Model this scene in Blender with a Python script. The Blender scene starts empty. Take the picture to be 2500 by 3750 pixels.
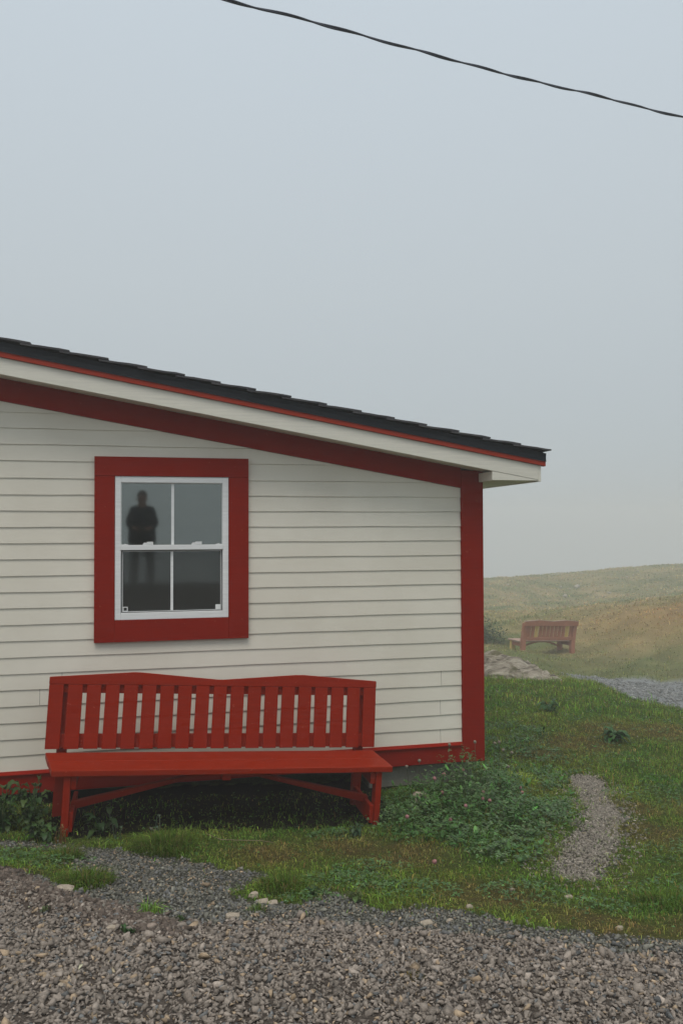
import bpy, bmesh, math, random
import numpy as np
from mathutils import Vector, Matrix
R = math.radians
rng = np.random.default_rng(7)
random.seed(7)
SC = bpy.context.scene
COL = SC.collection

# ------------------------------------------------------------------ camera
cam_d = bpy.data.cameras.new('camera'); cam = bpy.data.objects.new('camera', cam_d); COL.objects.link(cam)
FPX = 2930.0
cam_d.sensor_fit = 'VERTICAL'; cam_d.sensor_height = 36.0; cam_d.sensor_width = 24.0
cam_d.lens = 36.0 * FPX / 3750.0
cam_d.clip_start = 0.05; cam_d.clip_end = 2000
_y, _p, _r = R(13.03), R(1.25), R(0.17)
F = Vector((math.sin(_y) * math.cos(_p), math.cos(_y) * math.cos(_p), math.sin(_p)))
Rr = Vector((math.cos(_y), -math.sin(_y), 0)); U = Rr.cross(F)
R2 = Rr * math.cos(_r) - U * math.sin(_r); U2 = U * math.cos(_r) + Rr * math.sin(_r)
m = Matrix((R2, U2, -F)).transposed().to_4x4(); m.translation = Vector((0, -6.5, 2.0))
cam.matrix_world = m
SC.camera = cam

# ------------------------------------------------------------------ world, sun, exposure
SUN_EL, SUN_AZ = 62, 200          # degrees; azimuth clockwise from +Y
world = bpy.data.worlds.new('World'); SC.world = world; world.use_nodes = True
nt = world.node_tree; nt.nodes.clear()
wo = nt.nodes.new('ShaderNodeOutputWorld'); bg = nt.nodes.new('ShaderNodeBackground')
sky = nt.nodes.new('ShaderNodeTexSky'); sky.sky_type = 'NISHITA'; sky.sun_disc = False
sky.sun_elevation = R(SUN_EL); sky.sun_rotation = R(SUN_AZ)
tc = nt.nodes.new('ShaderNodeTexCoord'); sep = nt.nodes.new('ShaderNodeSeparateXYZ')
ramp = nt.nodes.new('ShaderNodeValToRGB'); mixw = nt.nodes.new('ShaderNodeMixRGB'); mul = nt.nodes.new('ShaderNodeMixRGB')
nt.links.new(tc.outputs['Generated'], sep.inputs[0]); nt.links.new(sep.outputs['Z'], ramp.inputs[0])
SKY = [(0.0, (.45, .495, .52)), (.12, (.49, .54, .565)), (.28, (.545, .60, .63)), (.58, (.60, .675, .735)), (.8, (.84, .88, .90)), (1.0, (1.05, 1.08, 1.09))]
el = ramp.color_ramp.elements
while len(el) < len(SKY): el.new(.5)
for e, (p, c) in zip(el, SKY): e.position = p; e.color = (*c, 1)
mul.blend_type = 'MULTIPLY'; mul.inputs[0].default_value = 1; mul.inputs[2].default_value = (10, 10, 10, 1)
nt.links.new(ramp.outputs[0], mul.inputs[1])
mixw.inputs[0].default_value = .06
nt.links.new(mul.outputs[0], mixw.inputs[1]); nt.links.new(sky.outputs[0], mixw.inputs[2])
nt.links.new(mixw.outputs[0], bg.inputs[0]); bg.inputs[1].default_value = .1
nt.links.new(bg.outputs[0], wo.inputs[0])
sd = bpy.data.lights.new('sun', 'SUN'); sun = bpy.data.objects.new('sun', sd); COL.objects.link(sun)
sd.energy = 1.25; sd.angle = R(28); sd.color = (1, .93, .83)
_d = Vector((math.sin(R(SUN_AZ)) * math.cos(R(SUN_EL)), math.cos(R(SUN_AZ)) * math.cos(R(SUN_EL)), math.sin(R(SUN_EL))))
sun.rotation_euler = _d.to_track_quat('Z', 'Y').to_euler()
SC.view_settings.view_transform = 'Standard'; SC.view_settings.look = 'None'
SC.view_settings.exposure = 0; SC.view_settings.gamma = 1
SC.render.engine = 'CYCLES'
cy = SC.cycles
cy.use_denoising = True; cy.max_bounces = 6; cy.diffuse_bounces = 3; cy.glossy_bounces = 3
cy.transparent_max_bounces = 12; cy.volume_bounces = 2; cy.sample_clamp_indirect = 4

# ------------------------------------------------------------------ helpers
def tag(o, label=None, cat=None, group=None, kind=None):
    if label: o['label'] = label
    if cat: o['category'] = cat
    if group: o['group'] = group
    if kind: o['kind'] = kind
    return o

def empty(name, loc=(0, 0, 0), rz=0):
    o = bpy.data.objects.new(name, None); COL.objects.link(o)
    o.location = loc; o.rotation_euler = (0, 0, rz); o.empty_display_size = .1
    return o

def link(name, me, mat, parent=None, bevel=0, smooth=False):
    if mat: me.materials.append(mat)
    o = bpy.data.objects.new(name, me); COL.objects.link(o)
    if parent: o.parent = parent
    if smooth: me.polygons.foreach_set('use_smooth', [True] * len(me.polygons))
    if bevel:
        b = o.modifiers.new('bevel', 'BEVEL'); b.width = bevel; b.segments = 1; b.limit_method = 'ANGLE'; b.angle_limit = R(40)
    return o

ID = lambda a, b, c: Vector((a, b, c))

class MB:
    def __init__(s, q=ID): s.v = []; s.f = []; s.q = q
    def pts(s, ps):
        n = len(s.v); s.v += [tuple(s.q(*p)) for p in ps]; return n
    def box(s, x0, x1, y0, y1, z0, z1):
        n = s.pts([(x0, y0, z0), (x1, y0, z0), (x1, y1, z0), (x0, y1, z0), (x0, y0, z1), (x1, y0, z1), (x1, y1, z1), (x0, y1, z1)])
        s.f += [tuple(n + i for i in f) for f in ((0, 3, 2, 1), (4, 5, 6, 7), (0, 1, 5, 4), (1, 2, 6, 5), (2, 3, 7, 6), (3, 0, 4, 7))]
        return s
    def prism(s, poly, fa, fb):
        """poly: 2-D points counter-clockwise seen from side a; fa / fb map a 2-D point to 3-D"""
        k = len(poly); a = s.pts([fa(*p) for p in poly]); b = s.pts([fb(*p) for p in poly])
        s.f.append(tuple(a + i for i in range(k))); s.f.append(tuple(b + i for i in reversed(range(k))))
        for i in range(k):
            j = (i + 1) % k; s.f.append((a + i, b + i, b + j, a + j))
        return s
    def xz(s, poly, y0, y1):          # slab between two planes of constant y
        return s.prism(poly, lambda x, z: (x, y0, z), lambda x, z: (x, y1, z))
    def face(s, ps):
        n = s.pts(ps); s.f.append(tuple(range(n, n + len(ps)))); return s
    def me(s, name):
        me = bpy.data.meshes.new(name); me.from_pydata(s.v, [], s.f); me.update()
        bm = bmesh.new(); bm.from_mesh(me); bmesh.ops.recalc_face_normals(bm, faces=bm.faces); bm.to_mesh(me); bm.free()
        return me
    def build(s, name, mat, parent=None, bevel=0, smooth=False):
        return link(name, s.me(name), mat, parent, bevel, smooth)

def np_mesh(name, V, T, C=None):
    """V (n,3) float, T (m,3) int, C (n,3) colour"""
    me = bpy.data.meshes.new(name)
    me.vertices.add(len(V)); me.vertices.foreach_set('co', np.ascontiguousarray(V, np.float32).ravel())
    me.loops.add(T.size); me.loops.foreach_set('vertex_index', np.ascontiguousarray(T, np.int32).ravel())
    k = T.shape[1]
    me.polygons.add(len(T)); me.polygons.foreach_set('loop_start', np.arange(0, T.size, k, dtype=np.int32))
    me.polygons.foreach_set('loop_total', np.full(len(T), k, np.int32))
    me.update(calc_edges=True); me.validate()
    if C is not None:
        a = me.color_attributes.new('tint', 'FLOAT_COLOR', 'POINT')
        a.data.foreach_set('color', np.c_[C, np.ones(len(C))].astype(np.float32).ravel())
    return me

# ------------------------------------------------------------------ materials
def mat_base(name, rough=.6, spec=.4):
    m = bpy.data.materials.new(name); m.use_nodes = True
    n = m.node_tree.nodes; b = n['Principled BSDF']; b.inputs['Roughness'].default_value = rough
    b.inputs['Specular IOR Level'].default_value = spec
    return m, m.node_tree, b

def noise(nt, scale, detail=4, rough=.6, vec=None, dist=0):
    t = nt.nodes.new('ShaderNodeTexNoise'); t.inputs['Scale'].default_value = scale
    t.inputs['Detail'].default_value = detail; t.inputs['Roughness'].default_value = rough; t.inputs['Distortion'].default_value = dist
    if vec is not None: nt.links.new(vec, t.inputs['Vector'])
    return t

def objvec(nt, s=(1, 1, 1)):
    c = nt.nodes.new('ShaderNodeTexCoord'); mp = nt.nodes.new('ShaderNodeMapping'); mp.inputs['Scale'].default_value = s
    nt.links.new(c.outputs['Object'], mp.inputs[0]); return mp.outputs[0]

def cramp(nt, fac, stops):
    r = nt.nodes.new('ShaderNodeValToRGB'); e = r.color_ramp.elements
    while len(e) < len(stops): e.new(.5)
    for k, (p, c) in zip(e, stops): k.position = p; k.color = (*c, 1)
    nt.links.new(fac, r.inputs[0]); return r.outputs[0]

def mixc(nt, fac, a, b, mode='MIX'):
    x = nt.nodes.new('ShaderNodeMixRGB'); x.blend_type = mode
    for i, v in ((0, fac), (1, a), (2, b)):
        if hasattr(v, 'links'): nt.links.new(v, x.inputs[i])
        else: x.inputs[i].default_value = v if i == 0 else (*v, 1)
    return x.outputs[0]

def bump(nt, h, b, strength=.3, dist=.01):
    k = nt.nodes.new('ShaderNodeBump'); k.inputs['Strength'].default_value = strength; k.inputs['Distance'].default_value = dist
    nt.links.new(h, k.inputs['Height']); nt.links.new(k.outputs[0], b.inputs['Normal'])

def paint(name, col, dark=.8, grain=(3, 30, 60), rough=.45, wear=None, bs=.25, spec=.4, mott=5):
    m, nt, b = mat_base(name, rough, spec)
    v = objvec(nt, grain); g = noise(nt, 1.2, 6, .65, v, .6)
    big = noise(nt, mott, 5, .6, objvec(nt))
    c = cramp(nt, big.outputs[0], [(.3, tuple(k * dark for k in col)), (.7, col)])
    c = mixc(nt, .5, c, cramp(nt, g.outputs[0], [(.3, tuple(k * .78 for k in col)), (.65, tuple(min(1, k * 1.08) for k in col))]))
    if wear:
        w = noise(nt, 38, 3, .5, objvec(nt, (1, 1, 1))); c = mixc(nt, cramp(nt, w.outputs[0], [(.69, (0, 0, 0)), (.72, (1, 1, 1))]), c, wear)
    nt.links.new(c, b.inputs['Base Color'])
    rr = noise(nt, 9, 4, .6, objvec(nt)); q = nt.nodes.new('ShaderNodeMapRange'); q.inputs[3].default_value = rough - .12; q.inputs[4].default_value = rough + .2
    nt.links.new(rr.outputs[0], q.inputs[0]); nt.links.new(q.outputs[0], b.inputs['Roughness'])
    bump(nt, g.outputs[0], b, bs, .003)
    return m

M = {}
M['red'] = paint('red_trim_paint', (.26, .0085, .0005), rough=.7, wear=(.30, .04, .02), spec=.08)
M['red_rake'] = paint('skylit_red_rake_paint', (.34, .035, .016), rough=.7, spec=.1)  # trim red made lighter and oranger: skylight on the rake put into colour
M['red_bench'] = paint('red_bench_paint', (.285, .0145, .0008), rough=.6, wear=(.34, .05, .03), spec=.1, grain=(2, 40, 40))
M['seat_red'] = paint('red_seat_paint', (.28, .017, .001), rough=.5, wear=(.42, .08, .05), spec=.12, grain=(2, 40, 40))
M['white'] = paint('off_white_trim_paint', (.73, .70, .615), dark=.93, rough=.55, spec=.3, bs=.1)
M['vinyl'] = paint('white_vinyl', (.82, .83, .83), dark=.96, rough=.4, spec=.4, bs=.03)
M['black_metal'] = paint('black_drip_metal', (.010, .013, .018), rough=.6, bs=.1, spec=.12)
M['screen_edge'] = paint('dark_gasket', (.02, .02, .02), rough=.6, bs=.1)
M['concrete'] = paint('rough_concrete', (.30, .285, .24), dark=.5, grain=(25, 25, 25), rough=.9, bs=.8, mott=7)
M['sheath'] = paint('wood_sheathing', (.10, .08, .06), rough=.9)
M['room'] = paint('interior_wall_paint', (.34, .34, .32), rough=.9, bs=.05)
M['cream'] = paint('pale_bare_wood', (.62, .43, .13), rough=.8, grain=(30, 30, 3))
M['old_red'] = paint('fog_paled_red_wood', (.40, .16, .095), rough=.8, dark=.7, grain=(8, 8, 3))  # old red paint, lightened further so fog paleness sits in the colour
M['old_grey'] = paint('weathered_grey_red_wood', (.42, .28, .22), rough=.8, dark=.8)

def siding_mat():
    m, nt, b = mat_base('clapboard_paint', .7, .12)
    v = objvec(nt, (4, 1, 110)); g = noise(nt, 1.5, 7, .7, v, 1.2)
    patch = noise(nt, 2.2, 3, .5, objvec(nt, (1, 1, 3)))
    big = noise(nt, 1.3, 4, .6, objvec(nt))
    c = cramp(nt, big.outputs[0], [(.3, (.70, .655, .56)), (.7, (.79, .75, .655))])
    c = mixc(nt, cramp(nt, g.outputs[0], [(.62, (0, 0, 0)), (.8, (.5, .5, .5))]), c, (.44, .42, .37))
    sp = noise(nt, 55, 2, .5, objvec(nt)); c = mixc(nt, cramp(nt, sp.outputs[0], [(.80, (0, 0, 0)), (.83, (.6, .6, .6))]), c, (.25, .23, .19))
    nt.links.new(c, b.inputs['Base Color'])
    mm = nt.nodes.new('ShaderNodeMath'); mm.operation = 'MULTIPLY'
    nt.links.new(g.outputs[0], mm.inputs[0]); nt.links.new(patch.outputs[0], mm.inputs[1])
    bump(nt, mm.outputs[0], b, .55, .004)
    return m
M['siding'] = siding_mat()

def shingle_mat():
    m, nt, b = mat_base('asphalt_shingle', .9, .2)
    n = noise(nt, 160, 3, .6, objvec(nt)); n2 = noise(nt, 5, 3, .6, objvec(nt))
    c = cramp(nt, n.outputs[0], [(.35, (.035, .035, .04)), (.65, (.12, .115, .125))])
    c = mixc(nt, .4, c, cramp(nt, n2.outputs[0], [(.4, (.02, .02, .024)), (.6, (.075, .07, .072))]))
    nt.links.new(c, b.inputs['Base Color']); bump(nt, n.outputs[0], b, .6, .004)
    return m
M['shingle'] = shingle_mat()

def tint_mat(name, rough=.8, spec=.2, nscale=30, amt=.35, bs=0, trans=0):
    m, nt, b = mat_base(name, rough, spec)
    a = nt.nodes.new('ShaderNodeAttribute'); a.attribute_name = 'tint'
    n = noise(nt, nscale, 4, .65, objvec(nt))
    c = mixc(nt, 1.0, a.outputs['Color'], cramp(nt, n.outputs[0], [(.3, (1 - amt,) * 3), (.7, (1 + amt * .6,) * 3)]), 'MULTIPLY')
    nt.links.new(c, b.inputs['Base Color'])
    if bs: bump(nt, n.outputs[0], b, bs, .02)
    if trans:
        t = nt.nodes.new('ShaderNodeBsdfTranslucent'); nt.links.new(c, t.inputs[0])
        x = nt.nodes.new('ShaderNodeMixShader'); x.inputs[0].default_value = trans
        out = nt.nodes['Material Output']; nt.links.new(b.outputs[0], x.inputs[1]); nt.links.new(t.outputs[0], x.inputs[2]); nt.links.new(x.outputs[0], out.inputs[0])
    return m
M['ground'] = tint_mat('soil_and_gravel', .95, .03, 60, .45, .9)
M['pebble'] = tint_mat('crushed_stone', .9, .08, 90, .25, .3)
M['grass'] = tint_mat('grass_blades', .7, .06, 3, .2, 0, .25)
M['leaf'] = tint_mat('leaf', .45, .3, 25, .3, 0, .2)
M['petal'] = tint_mat('flower_head', .8, .2, 200, .3)

def plain(name, col, rough=.7, spec=.3):
    m, nt, b = mat_base(name, rough, spec); n = noise(nt, 30, 4, .6, objvec(nt))
    nt.links.new(cramp(nt, n.outputs[0], [(.3, tuple(k * .75 for k in col)), (.7, col)]), b.inputs['Base Color']); return m
M['cable'] = plain('black_cable_sheath', (.022, .027, .05), .4, .3)
M['skin'] = plain('skin', (.35, .2, .14)); M['jacket'] = plain('dark_jacket_cloth', (.012, .016, .022), .85)
M['trousers'] = plain('dark_trousers_cloth', (.025, .027, .028), .9); M['hair'] = plain('brown_hair', (.05, .025, .015), .8)
M['boot'] = plain('black_boot', (.012, .012, .012)); M['twig'] = plain('dry_stem', (.30, .24, .15), .9)

def rock_mat():
    m, nt, b = mat_base('outcrop_rock', .9, .15)
    v = objvec(nt, (1.6, 3.2, 6)); n = noise(nt, 1.6, 7, .62, v, 1.0); n2 = noise(nt, 2.0, 4, .6, objvec(nt))
    c = cramp(nt, n.outputs[0], [(.35, (.10, .085, .07)), (.47, (.27, .235, .19)), (.7, (.50, .45, .37))])
    c = mixc(nt, cramp(nt, n2.outputs[0], [(.52, (0, 0, 0)), (.62, (.8, .8, .8))]), c, (.13, .12, .06))
    nt.links.new(c, b.inputs['Base Color']); bump(nt, n.outputs[0], b, 1, .06); return m
M['rock'] = rock_mat()
def stone_mat():
    m, nt, b = mat_base('pale_stone', .85, .2); n = noise(nt, 18, 6, .7, objvec(nt), .5)
    nt.links.new(cramp(nt, n.outputs[0], [(.3, (.26, .21, .16)), (.6, (.44, .38, .30))]), b.inputs['Base Color']); bump(nt, n.outputs[0], b, .6, .01); return m
M['stone'] = stone_mat()

def glass_mat(name, refl, tr, rough=.0):
    m = bpy.data.materials.new(name); m.use_nodes = True; nt = m.node_tree; nt.nodes.clear()
    o = nt.nodes.new('ShaderNodeOutputMaterial'); g = nt.nodes.new('ShaderNodeBsdfGlossy'); t = nt.nodes.new('ShaderNodeBsdfTransparent'); x = nt.nodes.new('ShaderNodeMixShader')
    g.inputs['Roughness'].default_value = rough; g.inputs['Color'].default_value = (.95, 1, 1, 1); t.inputs[0].default_value = (*tr, 1)
    x.inputs[0].default_value = refl
    nt.links.new(t.outputs[0], x.inputs[1]); nt.links.new(g.outputs[0], x.inputs[2]); nt.links.new(x.outputs[0], o.inputs[0]); return m
M['glass'] = glass_mat('window_glass', .155, (.8, .85, .82), .038)
M['glass_low'] = glass_mat('lower_window_glass', .17, (.8, .85, .82), .055)
def screen_mat():
    m = bpy.data.materials.new('insect_screen_mesh'); m.use_nodes = True; nt = m.node_tree; nt.nodes.clear()
    o = nt.nodes.new('ShaderNodeOutputMaterial'); d = nt.nodes.new('ShaderNodeBsdfDiffuse'); t = nt.nodes.new('ShaderNodeBsdfTransparent'); x = nt.nodes.new('ShaderNodeMixShader')
    d.inputs[0].default_value = (.06, .062, .06, 1); x.inputs[0].default_value = .27
    nt.links.new(t.outputs[0], x.inputs[1]); nt.links.new(d.outputs[0], x.inputs[2]); nt.links.new(x.outputs[0], o.inputs[0]); return m
M['screen'] = screen_mat()

# ------------------------------------------------------------------ terrain height
CP = np.array([(-0.594, -0.868, -0.03), (1.565, -0.828, -0.15), (2.75, 0.1, -0.19), (-2.0, 0.1, -0.03), (0.5, 0.0, -0.12), (-3.0, -1.2, 0.06), (0.567, -4.03, 0.455), (-0.472, -3.789, 0.458), (1.606, -4.27, 0.452), (0.793, -3.051, 0.255), (-0.423, -2.822, 0.284), (1.857, -3.761, 0.309), (2.494, -2.309, -0.031), (3.902, 0.039, -0.245), (3.787, -1.271, -0.144), (2.426, -1.163, -0.067), (6.416, 2.337, -0.439), (4.084, 2.463, -0.335), (5.722, 6.607, -0.592), (6.9, 4.281, -0.576), (7.25, 3.482, -0.602), (6.788, 6.157, -0.653), (3.5, 10.0, -0.9), (1.0, 12.0, -0.9), (-3.0, 9.0, -0.6), (11.5, 11.458, -1.85), (11.226, 8.949, -1.581), (12.459, 14.322, -2.111), (13.304, 19.265, -2.34), (10.625, 17.823, -1.927), (12.667, 22.491, -2.26), (24.299, 44.475, -3.874), (31.459, 62.331, -4.132), (38.172, 82.334, -3.985), (51.437, 79.245, -3.118), (60.281, 77.187, -2.626), (37.953, 54.657, -3.662), (16.244, 16.524, -1.989), (19.99, 21.804, -1.435), (22.124, 23.872, -1.211), (32.396, 37.431, -2.211), (23.228, 18.986, -0.723), (68.633, 64.979, -2.242), (13.167, 7.988, -1.631), (53.017, 104.728, -11.225), (72.966, 100.094, -10.467), (30.907, 84.021, -4.222), (8.548, 53.219, -2.306), (4.278, 23.404, -2.2), (0.0, -5.0, 0.52), (0.0, -6.5, 0.78), (0.0, -8.0, 1.0), (-4.0, -8.0, 1.0), (4.0, -8.0, 1.0), (4.0, -6.0, 0.7), (-4.0, -6.0, 0.75), (0.0, -9.2, 0.98), (-6.0, -9.2, 0.98), (6.0, -9.2, 0.98), (0.0, -13.0, 0.1), (-10.0, -13.0, 0.1), (10.0, -13.0, 0.1), (0.0, -30.0, -2.0), (-12.0, -2.0, 0.2), (-14.0, 10.0, -0.8), (12.0, -5.0, 0.3), (14.0, 3.0, -1.0), (170.0, 0.0, -16.0), (147.224, 85.0, -16.0), (85.0, 147.224, -16.0), (0.0, 170.0, -16.0), (-85.0, 147.224, -16.0), (-147.224, 85.0, -16.0), (-170.0, 0.0, -16.0), (-147.224, -85.0, -16.0), (-85.0, -147.224, -16.0), (-0.0, -170.0, -16.0), (85.0, -147.224, -16.0), (147.224, -85.0, -16.0)])
def tps(r2): return np.where(r2 > 0, r2 * np.log(r2 + 1e-12) * .5, 0)
TX = CP[:, :2] / 10.; TN = len(CP)
_K = tps(((TX[:, None] - TX[None]) ** 2).sum(2)) + np.eye(TN) * 1e-4
_P = np.c_[np.ones(TN), TX]
TW = np.linalg.solve(np.block([[_K, _P], [_P.T, np.zeros((3, 3))]]), np.r_[CP[:, 2], 0, 0, 0])

def wob(x, y, s=1., k=0):
    """cheap smooth noise in about -1..1"""
    x = np.asarray(x) * s; y = np.asarray(y) * s
    return (np.sin(x * 1.7 + 1.3 * np.sin(y * 1.1 + k) + k) * np.cos(y * 2.1 - 1.1 * np.sin(x * .9 + 2 * k)) +
            .6 * np.sin(x * 4.3 - y * 3.1 + 2.5 * np.sin(y * 1.9 + k)) + .4 * np.cos(x * 7.7 + y * 8.9 + 3 * np.sin(x * 3.1 - k))) / 2.

BANK = [(-2.2, -1.35), (-1.29, -1.56), (-.84, -1.73), (-.64, -2.13), (-.43, -2.44), (-.2, -2.69), (-.01, -2.92), (.09, -3.03)]
def seg_dist(x, y, line):
    d = np.full(np.shape(x), 1e9)
    for (ax, ay), (bx, by) in zip(line[:-1], line[1:]):
        vx, vy = bx - ax, by - ay; t = np.clip(((x - ax) * vx + (y - ay) * vy) / (vx * vx + vy * vy), 0, 1)
        d = np.minimum(d, np.hypot(x - ax - t * vx, y - ay - t * vy))
    return d
def inpoly(x, y, poly):
    r = np.zeros(np.shape(x), bool); n = len(poly)
    for i in range(n):
        x0, y0 = poly[i]; x1, y1 = poly[(i + 1) % n]
        if y0 == y1: continue
        c = ((y0 > y) != (y1 > y)) & (x < (x1 - x0) * (y - y0) / (y1 - y0) + x0); r ^= c
    return r
def height(x, y):
    x = np.asarray(x, float); y = np.asarray(y, float); sh = x.shape; xf = x.ravel(); yf = y.ravel(); out = np.empty(len(xf))
    for i in range(0, len(xf), 20000):
        q = np.c_[xf[i:i + 20000], yf[i:i + 20000]] / 10.
        r2 = ((q[:, None, :] - TX) ** 2).sum(-1)
        out[i:i + 20000] = tps(r2) @ TW[:TN] + TW[TN] + q @ TW[TN + 1:]
    d = seg_dist(xf, yf, BANK)
    out = out + .038 * np.exp(-(d / .13) ** 2) * np.clip((-(xf) + .2) * 2, 0.2, 1)
    far = np.clip((np.hypot(xf, yf + 6) - 12) / 12, 0, 1)
    out = out + .008 * wob(xf, yf, 3) + far * (.13 * wob(xf, yf, .45, 2) + .05 * wob(xf, yf, 1.5, 4))
    return out.reshape(sh)

ROAD = [(-6, -.1), (-3.2, -.4), (-1.99, -.73), (-.98, -.92), (-.62, -1.03), (-.26, -1.21), (.07, -1.46), (.23, -1.61), (.39, -1.79), (.6, -1.89), (.64, -2.02), (.44, -2.18), (.4, -2.35), (.47, -2.54), (.69, -2.59), (.85, -2.37), (.92, -2.34), (1.07, -2.76), (1.3, -2.68), (1.57, -2.83), (1.64, -3.07), (1.85, -3.11), (2.07, -3.29), (2.29, -3.33), (2.97, -3.66), (4.5, -4.4), (8, -6.2), (8, -9.5), (-6, -9.5)]
ISLE = [(-2.6, -.9), (-1.44, -1.0), (-.94, -1.1), (-.68, -1.12), (-.55, -1.22), (-.48, -1.6), (-.33, -2.1), (-.42, -2.24), (-.62, -1.8), (-.86, -1.64), (-1.31, -1.49), (-2.6, -1.3)]
PATH = [(3.65, .17), (3.86, .15), (3.87, -.1), (3.57, -.7), (3.38, -1.15), (3.09, -1.61), (2.85, -1.91), (2.67, -2.11), (2.5, -2.33), (2.32, -2.3), (2.26, -2.2), (2.28, -2.04), (2.49, -1.77), (2.68, -1.56), (2.97, -1.26), (3.19, -.83), (3.4, -.31)]
FARP = [(10.4, 13.3), (12.1, 12.5), (13.2, 11.4), (15.0, 9.9), (24, 4), (16, .5), (8.7, 3.0), (7.5, 3.8), (7.1, 4.5), (7.7, 6.2), (8.8, 9.0), (9.9, 11.6)]
CLOVER = [(1.46, -1.12), (1.62, -.44), (1.92, -.2), (2.22, -.05), (2.75, -.05), (2.99, .48), (3.05, -.2), (2.85, -.8), (3.18, -.69), (2.97, -1.26), (2.52, -1.7), (2.28, -2.04), (1.95, -1.97), (1.85, -1.51), (1.61, -1.42), (1.49, -1.2)]
CLOV2 = [(2.85, .2), (3.3, 2.4), (4.43, 2.4), (3.83, .41), (3.3, -.69), (3.0, -.5)]
DRY = [(3.3, -1.53, .3), (3.57, -.97, .25), (1.24, -1.37, .3), (1.52, -1.61, .35), (.7, -1.45, .3), (2.02, -2.93, .2), (2.11, -3.14, .25), (2.93, -.12, .25), (1.76, -2.52, .3), (4.42, 1.39, .5), (5.16, 1.98, .5), (5.81, 1.78, .6), (3.8, .96, .3), (2.5, -3.3, .3), (4.3, -1.2, .5), (-.2, -2.3, .15), (-1.2, -1.2, .2)]

def jit(x, y, a=.06): return x + a * (wob(x, y, 9, 1) + .5 * wob(x, y, 31, 2)), y + a * (wob(x, y, 9, 5) + .5 * wob(x, y, 29, 7))
def is_gravel(x, y):
    a, b = jit(x, y)
    c, e = jit(x, y, .08)
    return (inpoly(a, b, ROAD) & ~inpoly(a, b, ISLE)) | inpoly(c, e, PATH) | inpoly(x, y, FARP)
def edge_dist(x, y, poly): return seg_dist(x, y, poly + [poly[0]])
def is_road(x, y):                 # the purple-brown road stone, as against the grey spur
    a, b = jit(x, y, .1)
    return inpoly(a, b, [(-6, -1.2), (-1.3, -1.5), (-.6, -2.1), (-.1, -2.75), (.2, -2.95), (.6, -2.85), (1.1, -3.1), (1.6, -3.3), (2.4, -3.75), (3.2, -4.2), (9, -7), (9, -9.6), (-6, -9.6)])
def dryness(x, y):
    d = np.zeros(np.shape(x))
    for cx, cy_, r in DRY: d = np.maximum(d, np.exp(-(((x - cx) ** 2 + (y - cy_) ** 2) / (r * r)) ** 1.5))
    d = np.maximum(d * (0.75 + .35 * wob(x, y, 8, 3)), np.clip(.7 * wob(x, y, 2.2, 8) - .36, 0, 1) * .8)
    d = np.maximum(d, np.clip((np.hypot(x, y + 6.5) - 16) / 8, 0, .72) + .12 * wob(x, y, 1.3, 3) * (np.hypot(x, y + 6.5) > 14))
    return np.clip(d, 0, 1)
GREEN = np.array([.095, .225, .030]); GREEN2 = np.array([.21, .28, .045]); DRYC = np.array([.24, .18, .065]); TAN = np.array([.50, .39, .19]); HGREEN = np.array([.20, .24, .085])  # hill tan and green lightened, adding fog paleness to the far grass colour
def grass_colour(x, y, n=None):
    d = dryness(x, y)[:, None]; g = np.clip(.5 + .6 * wob(x, y, 1.6, 6), 0, 1)[:, None]
    near = GREEN * (1 - g) + GREEN2 * g
    near = near * (1 - d) + DRYC * d
    dist = np.hypot(x, y + 6.5)[:, None]
    hg = np.clip(.45 + .8 * wob(x, y, .33, 4)[:, None] + .55 * wob(x, y, 1.1, 9)[:, None], 0, 1)
    # the warm tan knoll on the right of the slope
    kn = np.exp(-((((x - 20.5) / 4.5) ** 2 + ((y - 21.5) / 5.5) ** 2)))[:, None]
    hill = HGREEN * hg + TAN * (1 - hg); hill = hill * (1 - kn) + np.array([.46, .30, .12]) * kn
    low = (np.exp(-((dist - 24) / 5.) ** 2) * .75) * (1 - kn); hill = hill * (1 - low) + HGREEN * .9 * low
    t = np.clip((dist - 15) / 6, 0, 1)
    return near * (1 - t) + hill * t

# ground sheet
def axis(segs):
    a = []
    for s0, s1, st in segs: a += list(np.arange(s0, s1 - 1e-6, st))
    return np.array(a + [segs[-1][1]])
gx = axis([(-160, -30, 6), (-30, -8, 1.5), (-8, -2.2, .3), (-2.2, 5, .045), (5, 10, .15), (10, 40, .6), (40, 162, 3)])
gy = axis([(-38, -12, 2), (-12, -4.6, .2), (-4.6, 2, .045), (2, 8, .15), (8, 45, .6), (45, 162, 3)])
GX, GY = np.meshgrid(gx, gy); HZ = height(GX, GY)
nx, ny = len(gx), len(gy)
V = np.c_[GX.ravel(), GY.ravel(), HZ.ravel()]
ii = (np.arange(ny - 1)[:, None] * nx + np.arange(nx - 1)[None]).ravel()
Q = np.c_[ii, ii + 1, ii + nx + 1, ii + nx]
fx, fy = V[:, 0], V[:, 1]
gc = grass_colour(fx, fy)
nearg = (np.hypot(fx, fy + 6.5) < 16)[:, None]; gc = np.where(nearg, gc * .36 + np.array([.022, .018, .008]), gc * .8)
gc = gc * (.8 + .25 * wob(fx, fy, 14, 2))[:, None] + .004
gv = is_gravel(fx, fy)
rc = np.where(is_road(fx, fy)[:, None], np.array([.10, .083, .070]), np.array([.08, .078, .064]))
gc[gv] = rc[gv]
gc[inpoly(fx, fy, FARP)] = (.26, .27, .27)
SHADED_SOIL = [(-.75, -.92), (1.72, -.82), (1.8, -.02), (2.6, .3), (-2.2, .3), (-2.2, -.05), (-.75, -.1)]     # bare soil under bench and along wall, shade painted near-black into it
gc[inpoly(*jit(fx, fy, .05), SHADED_SOIL)] = (.012, .010, .007)
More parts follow.
